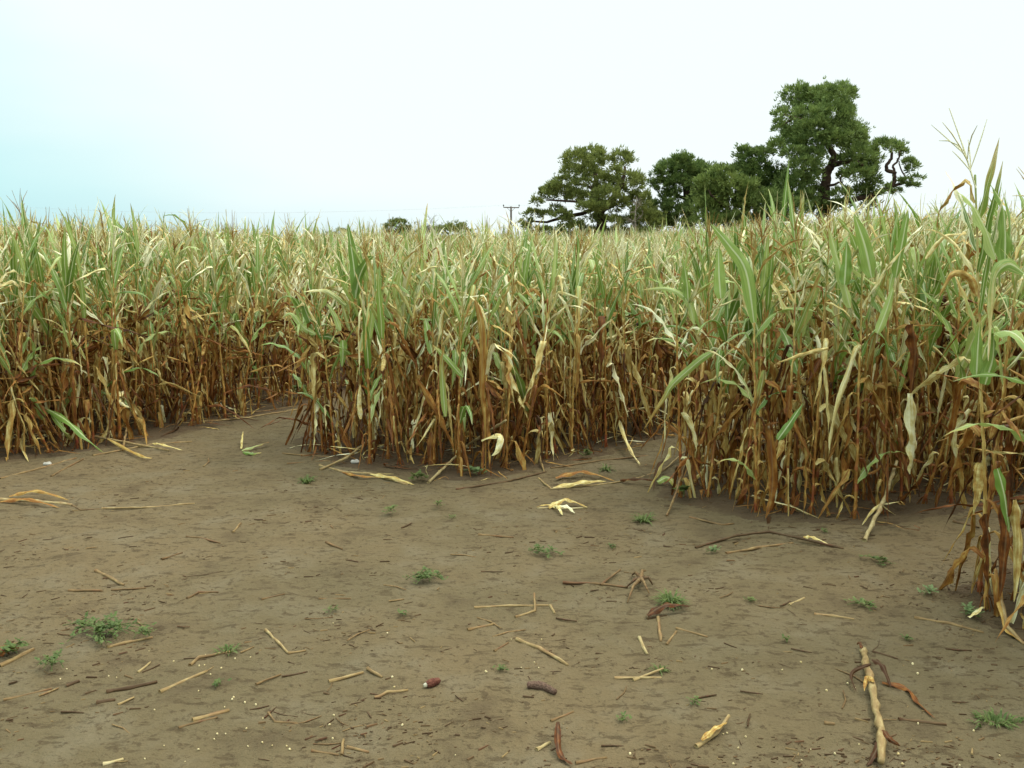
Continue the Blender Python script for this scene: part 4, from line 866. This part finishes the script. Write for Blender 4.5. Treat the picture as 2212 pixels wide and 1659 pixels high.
weed(842, 1111, 18, "small weed below the middle block's yellow stalks", 26, M_WEED, .018)
weed(944, 1099, 12, "tiny weed sprig in front of the middle block", 12, M_WEED, .016)
weed(902, 1040, 28, "leafy weed among the yellow stalks at the middle block's foot", 50, M_WEED, .022, .05)
weed(1024, 1027, 30, "round-leaved weed at the foot of the middle block's corner", 24, M_WEED_PALE, .045, .04, kind='round')
weed(1392, 1126, 22, "bright grass tuft beside the right block's left corner", 60, M_GRASS, .018, .04, kind='grass')
weed(1892, 1212, 34, "faint green weed in front of the right block", 44, M_WEED, .014, .02)
weed(1865, 1312, 34, "low yellowing weed beside the pale straight stick", 44, M_GRASS, .014, .02)
weed(2085, 1334, 34, "pale-leaved weed left of the right-edge plants", 40, M_WEED_PALE, .018, .03)
weed(2010, 1284, 20, "little green weed between path gap and right-edge plants", 26, M_WEED_PALE, .015, .02)
weed(2150, 1562, 70, "straggling grassy weed in the lower right corner", 70, M_GRASS, .015, .025, kind='grass', stretch=(1.2, .6))
weed(662, 1042, 20, "grass tuft left of the yellow stalks by the middle block", 40, M_GRASS, .018, .04, kind='grass')
weed(1545, 1196, 28, "faint pale weed left of the straight orange stalk", 26, M_WEED_PALE, .014, .02)
weed(492, 1407, 34, "wispy weed at the end of the bent straw stalk", 40, M_GRASS, .012, .02, kind='grass')
weed(1310, 1016, 14, "tiny grass tuft between the middle and right blocks", 26, M_GRASS, .02, .04, kind='grass')
weed(1268, 990, 13, "tiny leafy weed under the front edge of the middle block", 16, M_WEED, .03, .05)
weed(1478, 1082, 16, "leafy seedling at the left end of the right block", 14, M_WEED, .04, .09)
weed(640, 862, 26, "green leafy weed growing in the path opening by the left block", 40, M_WEED, .05, .12)
weed(1425, 1450, 16, "sparse weed right of the crossed yellow sticks", 18, M_GRASS, .012, .02, kind='grass')
weed(2195, 1085, 14, "weed beside the right frame edge under the maize", 14, M_WEED, .02, .03)
for i, (X, Y) in enumerate([(470, 1480), (1345, 1560), (980, 1120), (1620, 1300), (1500, 1520), (720, 1320), (1960, 1380), (1080, 1450), (1700, 1390), (870, 1330), (1320, 1185), (1780, 1150)]):
    weed(X, Y, 12, "tiny green seedling sprig coming up through the bare open soil", 9, M_WEED, .010, .012, seed=i, group="tiny seedlings dotted over the soil")

# ------------------------------------------------------------------ pines
def zt(pads, k, ox, oy): return [(ox + a * k, oy + b_ * k, c_ * k, d_ * k) for a, b_, c_, d_ in pads]
def pine(pads, depth, limbs, mat, label, group="pines standing beyond the maize", seed=0, dens=1.0, base=None, name="pine_tree", tuft=.36, spread=.75):
    rr = random.Random(seed); xs_ = [p[0] for p in pads]; bx = base[0] if base else sum(xs_) / len(xs_)
    org = AT(bx, 500, depth); org.z = terrain(org.x, org.y); root = empty(name, org); A = Acc(); halfw = (max(xs_) - min(xs_)) * .5 * depth / F_PX
    V = []; 
    for (X, Y, rx, ry) in pads:
        sc = depth / F_PX; dx = (X - bx) * sc; room = math.sqrt(max(.05, 1 - min(1, (dx / max(halfw, .1)) ** 2))) * halfw * spread
        for rep in range(2):
            off = rr.uniform(-1, 1) * room; c = AT(X, Y, depth + off) - org; a, b_ = rx * sc * rr.uniform(.9, 1.15), ry * sc * rr.uniform(.9, 1.2); dd = (a * .7 + b_ * .5)
            nn = int(130 * dens * (a * b_ + a * dd + b_ * dd) / .9)
            for _ in range(nn):
                u = Vector((rr.gauss(0, 1), rr.gauss(0, 1), rr.gauss(0, 1))); u.normalize()
                if u.z < -.35 and rr.random() < .6: continue
                lump = 1 + .62 * mnoise.noise(Vector((u.x * 3.4, u.y * 3.4, u.z * 3.4)) + Vector((X * .11, Y * .11, rep * 3))); q = (rr.uniform(.7, 1.04) if rr.random() < .86 else rr.uniform(1.0, 1.35)) * lump
                p = c + Vector((u.x * a * q, u.y * dd * q, u.z * b_ * q))
                if mnoise.noise(p * (1.5 if tuft < .5 else .7)) < -.07 + .12 * (1 - q): continue
                d = (u * .8 + Vector((0, 0, .55)) + Vector((rr.gauss(0, .35), rr.gauss(0, .35), rr.gauss(0, .25)))).normalized()
                s = d.cross(Vector((rr.gauss(0, 1), rr.gauss(0, 1), rr.gauss(0, 1)))).normalized(); t = s.cross(d); L = tuft * rr.uniform(.6, 1.3)
                for v in (s, -s, t, -t):
                    V.extend((p - d * L * .2, p + d * L * rr.uniform(.5, .95) + v * L * rr.uniform(.15, .6), p + d * L * .1 + v * L * .42))
    V = np.array([list(v) for v in V]); add("crown", mk_mesh("crown", V, np.arange(len(V)).reshape(-1, 3), 3, mat, smooth=False), root)
    first = True
    for pts, r0, r1 in limbs:
        P = [AT(q[0], q[1], depth + (q[2] if len(q) > 2 else 0)) - org for q in pts]
        if first: P = [Vector((P[0].x, P[0].y, -.4))] + P
        fine = []
        for a, b_ in zip(P[:-1], P[1:]):
            for i in range(4): fine.append(a.lerp(b_, i / 4) + Vector((rr.gauss(0, .04), rr.gauss(0, .04), 0)))
        fine.append(P[-1]); m = len(fine); T = tube(fine, [r0 + (r1 - r0) * i / (m - 1) for i in range(m)], 8, True)
        nm = "trunk" if first else "limb"; add(nm, mk_mesh(nm, T[0], T[1], 4, M_BARK), root); first = False
    return tag(root, label, "tree", group)
LP = zt([(920,290,170,100),(1100,230,130,100),(1250,230,90,100),(1180,340,120,70),(1560,290,170,110),(1660,330,70,60),(830,470,160,80),(1080,460,150,80),(1200,540,120,60),(720,640,170,80),(430,820,120,90),(560,740,110,80),(700,800,180,90),(900,840,150,80),(1100,900,170,80),(1320,600,110,60),(1480,480,130,60),(1700,590,160,90),(1830,650,80,110),(1350,840,180,120),(1580,760,90,60),(1150,1010,180,70),(1540,950,110,100),(1800,900,130,120),(1950,880,60,80),(1880,1100,160,130),(300,930,80,45),(600,1030,80,35),(260,1110,120,45),(170,1240,80,50),(160,1310,60,35),(480,1130,100,45),(700,1130,140,50),(800,1200,110,55),(640,1400,80,120),(450,1360,110,35),(280,1370,70,50),(900,1330,140,80),(1500,1230,90,80),(2000,1230,200,150),(1700,1250,130,100),(1150,1450,250,90),(1500,1420,200,80),(1250,750,120,70),(1000,640,120,60),(1450,640,120,60),(1250,1180,160,80),(1850,1420,200,90),(750,1480,150,60),(400,1480,130,50)], .144, 1115, 301)
pine(LP, 84, [([(1300, 530), (1298, 470), (1290, 440), (1283, 405), (1288, 370)], .62, .18), ([(1296, 460), (1320, 430, -1), (1345, 400, -2), (1350, 360, -2)], .34, .12), ([(1288, 450), (1255, 462, 1), (1215, 470, 1), (1180, 480, 0), (1150, 478, 0)], .22, .08), ([(1284, 410), (1262, 398, 2), (1240, 400, 2)], .16, .07), ([(1292, 445), (1270, 440, -2), (1240, 435, -2), (1180, 432, -1)], .2, .07), ([(1300, 455), (1335, 440, 2), (1365, 420, 2)], .2, .08)], M_PINE_B, "broad dark olive pine with flat layered crown, leftmost of the large trees", seed=1, base=(1298,), dens=.95)
MP = zt([(680,150,80,80),(560,210,100,80),(420,290,150,90),(260,370,90,80),(620,320,160,110),(820,290,120,90),(330,500,140,60),(220,590,60,35),(560,500,150,110),(780,480,140,130),(1000,340,150,80),(450,680,110,70),(200,790,60,40),(350,830,120,90),(500,900,140,130),(120,900,90,60),(900,600,150,110),(760,350,120,90),(640,200,70,70),(300,1050,200,90),(600,1050,200,90),(800,800,130,120)], .152, 1380, 318.5)
pine(MP, 88, [([(1490, 540), (1488, 470), (1485, 430), (1480, 400), (1482, 360)], .7, .15), ([(1485, 430), (1455, 420, 1), (1430, 405, 1)], .2, .07), ([(1488, 440), (1510, 410, -2), (1530, 390, -2)], .22, .08)], M_PINE_A, "mid-height pine with a peaked top, next right of the leftmost pine", seed=2, base=(1488,))
BP = zt([(1000,480,180,80),(1000,620,180,90),(1250,470,180,100),(1300,620,180,100),(1050,780,220,90),(1280,830,220,110),(1180,350,120,80),(1500,560,160,110),(950,900,160,90),(1500,780,160,120),(1150,640,160,100),(1000,1050,220,90),(1300,1020,220,90)], .152, 1380, 318.5)
pine(BP, 78, [([(1570, 540), (1572, 470), (1570, 430), (1568, 400)], .38, .12), ([(1571, 450), (1545, 430, -1), (1530, 410, -1)], .14, .06)], M_PINE_C, "low bushy lighter green pine in front, between the peaked and tallest pines", seed=3, base=(1570,))
TP = zt([(1500,70,120,70),(1450,150,90,50),(1660,90,110,70),(1800,60,100,60),(1400,330,130,80),(1560,300,150,90),(1700,250,140,90),(1600,420,160,100),(1800,500,180,120),(1700,640,200,120),(1850,700,180,110),(1950,350,130,90),(2000,560,150,130),(1650,780,160,100),(1900,850,170,100),(1600,1000,220,90),(1900,1020,220,80)], .152, 1380, 318.5)
pine(TP, 83, [([(1640, 540), (1640, 470), (1632, 420), (1625, 385), (1618, 345)], .42, .12), ([(1636, 440), (1660, 410, 1), (1690, 380, 1)], .18, .07), ([(1630, 410), (1605, 385, -1)], .14, .06)], M_PINE_A, "spreading pine half hidden behind the left side of the tallest pine", seed=4, base=(1638,))
BIG = zt([(480,200,140,80),(620,180,80,55),(800,150,100,75),(980,160,100,85),(1050,200,50,55),(600,280,160,90),(850,270,160,100),(350,390,110,50),(290,550,70,45),(270,480,40,25),(600,420,170,80),(850,420,180,100),(1010,400,70,70),(480,600,140,90),(700,560,190,90),(930,560,170,90),(1090,590,100,85),(1170,660,60,70),(420,700,120,90),(640,700,170,80),(880,670,170,60),(1080,740,140,90),(250,740,80,65),(440,830,110,60),(640,830,130,60),(1150,850,140,90),(1290,830,70,60),(560,950,150,70),(1010,890,150,45),(1250,950,110,90),(1150,1040,130,80),(1290,1100,70,110),(600,1060,110,70),(480,1130,150,90),(700,1260,100,70),(960,1270,100,55),(1200,1230,110,60),(560,1320,150,80),(900,1400,120,60),(1250,1350,90,90),(400,1250,150,90),(980,1070,50,50),(150,1350,200,90),(400,1420,160,80),(750,1420,140,70),(700,160,60,50),(540,130,60,40),(1040,340,50,60)], .1973, 1628, 168) + \
      zt([(500,75,25,35),(1000,90,30,40),(785,100,30,40),(1130,530,25,35),(1205,590,25,30)], .1973, 1628, 168) + \
      zt([(1410,710,90,40),(1530,745,90,48),(1640,815,36,36),(1365,880,50,38),(1700,920,62,36),(1720,1000,36,34),(1785,1095,75,26),(1655,1125,60,22),(1480,1200,66,30),(1570,1240,60,22),(1400,1245,40,18),(1740,1180,50,20),(1325,790,40,50),(1790,965,30,26)], .1973, 1628, 168)
L_ = lambda pts: [(1628 + p[0] * .1973, 168 + p[1] * .1973, *(p[2:])) for p in pts]
pine(BIG, 80, [(L_([(770, 1750), (770, 1350), (790, 1180), (800, 1040), (850, 960), (880, 850), (800, 700), (780, 500), (760, 330)]), .62, .12), (L_([(860, 960), (960, 930, -1), (1100, 900, -1), (1200, 960, -1)]), .28, .1), (L_([(800, 1050), (700, 1000, 1), (600, 1000, 1), (480, 1050, 1)]), .24, .08), (L_([(780, 500), (600, 480, -1), (430, 430, -1), (310, 400, -1)]), .2, .07),
      (L_([(430, 430, -1), (380, 480, -1), (290, 540, -1)]), .14, .06), (L_([(780, 1190), (880, 1170, -1), (950, 1140, -1), (960, 1050, -1)]), .14, .06), (L_([(950, 1140, -1), (1000, 1200, -1), (1030, 1280, -1)]), .12, .05),
      (L_([(790, 1400), (1100, 1330), (1300, 1290), (1500, 1200), (1540, 1130), (1540, 1040), (1450, 1010), (1475, 930), (1520, 870), (1500, 780)]), .26, .11), (L_([(1540, 1040), (1530, 960), (1590, 890), (1600, 800)]), .12, .06), (L_([(1500, 1190), (1650, 1150), (1740, 1165), (1810, 1195)]), .15, .05), (L_([(1660, 1100), (1600, 960), (1570, 880)]), .07, .04)],
     M_PINE_A, "tallest pine, with a tall ragged crown and crooked limb out to the right", seed=5, base=(1781,), dens=.95, spread=.6)
SP1 = [(862, 482, 18, 9), (878, 493, 10, 8), (840, 494, 10, 8), (868, 505, 22, 8), (735, 508, 14, 6), (760, 512, 12, 6)]
pine(SP1[:4], 230, [([(866, 540), (866, 515), (860, 500), (852, 492)], .35, .12), ([(866, 515), (876, 500)], .16, .08)], M_PINE_B, "small far pine over the maize, left one of the two distant ones", "distant trees over the maize", 6, dens=.35, base=(866,), tuft=.55)
pine([(985, 490, 20, 8), (1003, 499, 16, 6), (960, 496, 24, 8), (925, 501, 22, 9), (1016, 508, 10, 6), (950, 518, 30, 8), (990, 516, 20, 7)], 230, [([(972, 545), (972, 520), (968, 505), (960, 498)], .4, .14), ([(972, 520), (995, 508), (1010, 506)], .18, .08)], M_PINE_B, "wide far pine over the maize left of the utility pole", "distant trees over the maize", 7, dens=.35, base=(972,), tuft=.55)
pine([(735, 502, 14, 7), (755, 507, 14, 7), (718, 509, 10, 6)], 240, [([(735, 545), (735, 515), (738, 508)], .3, .12)], M_PINE_B, "farthest tree, just a low dark top over the maize, left of the others", "distant trees over the maize", 8, dens=.35, base=(735,), tuft=.5)

def bare_tree(X, ytop, depth, spreadpx, label, seed, mat=M_DEAD, r0=.16):
    rr = random.Random(seed); org = AT(X, 500, depth); org.z = terrain(org.x, org.y); top = AT(X, ytop, depth).z - org.z; root = empty("bare_tree", org); A = Acc(); sp = spreadpx * depth / F_PX
    T = tube([(0, 0, -.3), (.1, 0, top * .3), (-.1, .1, top * .6), (0, 0, top * .9)], [r0, r0 * .8, r0 * .55, r0 * .2], 6, True); add("trunk", mk_mesh("trunk", T[0], T[1], 4, mat), root)
    def br(p, d, L, rd, n):
        q = [p]; dd = d.copy()
        for i in range(4): dd = (dd + Vector((rr.gauss(0, .25), rr.gauss(0, .25), rr.gauss(.05, .2)))).normalized(); q.append(q[-1] + dd * L / 4)
        T = tube(q, [rd, rd * .85, rd * .7, rd * .55, rd * .35], 4, False); A.put(T[0], T[1])
        if n:
            for k in range(4): br(q[rr.randint(1, 4)], (dd + Vector((rr.gauss(0, .7), rr.gauss(0, .7), rr.gauss(0, .5)))).normalized(), L * .6, rd * .55, n - 1)
    for k in range(9):
        a = rr.uniform(0, 6.28); z = top * rr.uniform(.45, .85); br(Vector((0, 0, z)), Vector((math.cos(a), math.sin(a), .6)).normalized(), sp * rr.uniform(.5, .9), r0 * .35, 2)
    add("branches", A.mesh("branches", 4, mat), root); return tag(root, label, "tree", None)
bare_tree(925, 476, 225, 34, "leafless grey tree rising behind the far pines left of the pole", 3, r0=.2)
bare_tree(1374, 408, 72, 26, "dead pale twiggy tree in front of the leftmost large pine", 5, r0=.10)

# ------------------------------------------------------------------ utility pole and its wires
pd_ = 128.0; pb = AT(1104, 500, pd_); pb.z = terrain(pb.x, pb.y); top = AT(1104, 446, pd_).z - pb.z; sc = pd_ / F_PX
root = empty("utility_pole", pb)
T = tube([(0, 0, -.5), (0, 0, top * .5), (0, 0, top)], [.19, .165, .14], 10, True); add("post", mk_mesh("post", T[0], T[1], 4, M_POLE), root)
T = tube([(-16 * sc, 0, top - .12), (17 * sc, 0, top - .16)], [.075, .075], 4, True); arm = add("crossarm", mk_mesh("crossarm", T[0], T[1], 4, M_POLE), root)
tips = []
for k, dx in enumerate((-16 * sc, 17 * sc)):
    T = tube([(dx, 0, top - .14), (dx, 0, top + .02), (dx, 0, top + .06), (dx, 0, top + .16), (dx, 0, top + .2), (dx, 0, top + .27)], [.03, .03, .09, .07, .09, .04], 8, True)
    add("insulator", mk_mesh("insulator", T[0], T[1], 4, M_CERAMIC), arm); tips.append(Vector((dx, 0, top + .22)) + pb)
T = tube([(-.6, 0, top - .15), (0, -.14, top - .75)], [.025, .025], 4, True); add("brace", mk_mesh("brace", T[0], T[1], 4, M_POLE), root)
T = tube([(.6, 0, top - .15), (0, -.14, top - .75)], [.025, .025], 4, True); add("brace", mk_mesh("brace", T[0], T[1], 4, M_POLE), root)
tag(root, "wooden utility pole with crossarm standing beyond the maize left of the pines", "utility pole")
for k, tp in enumerate(tips):
    pts = []
    for i in range(41):
        t = i / 40; x = (t - .5) * 160; s = abs(x) / 80; pts.append(Vector((tp.x + x, tp.y - x * .25 * (1 if k else 1), tp.z - 2.0 * 4 * s * (1 - s) * .5 + .6 * s)))
    T = tube([p - tp for p in pts], [.005] * 41, 4, False); tag(add("overhead_wire", mk_mesh("overhead_wire", T[0], T[1], 4, M_WIRE), None, tp),
        ("thin overhead wire on the left end of the pole's crossarm", "thin overhead wire on the right end of the pole's crossarm")[k], "wire")
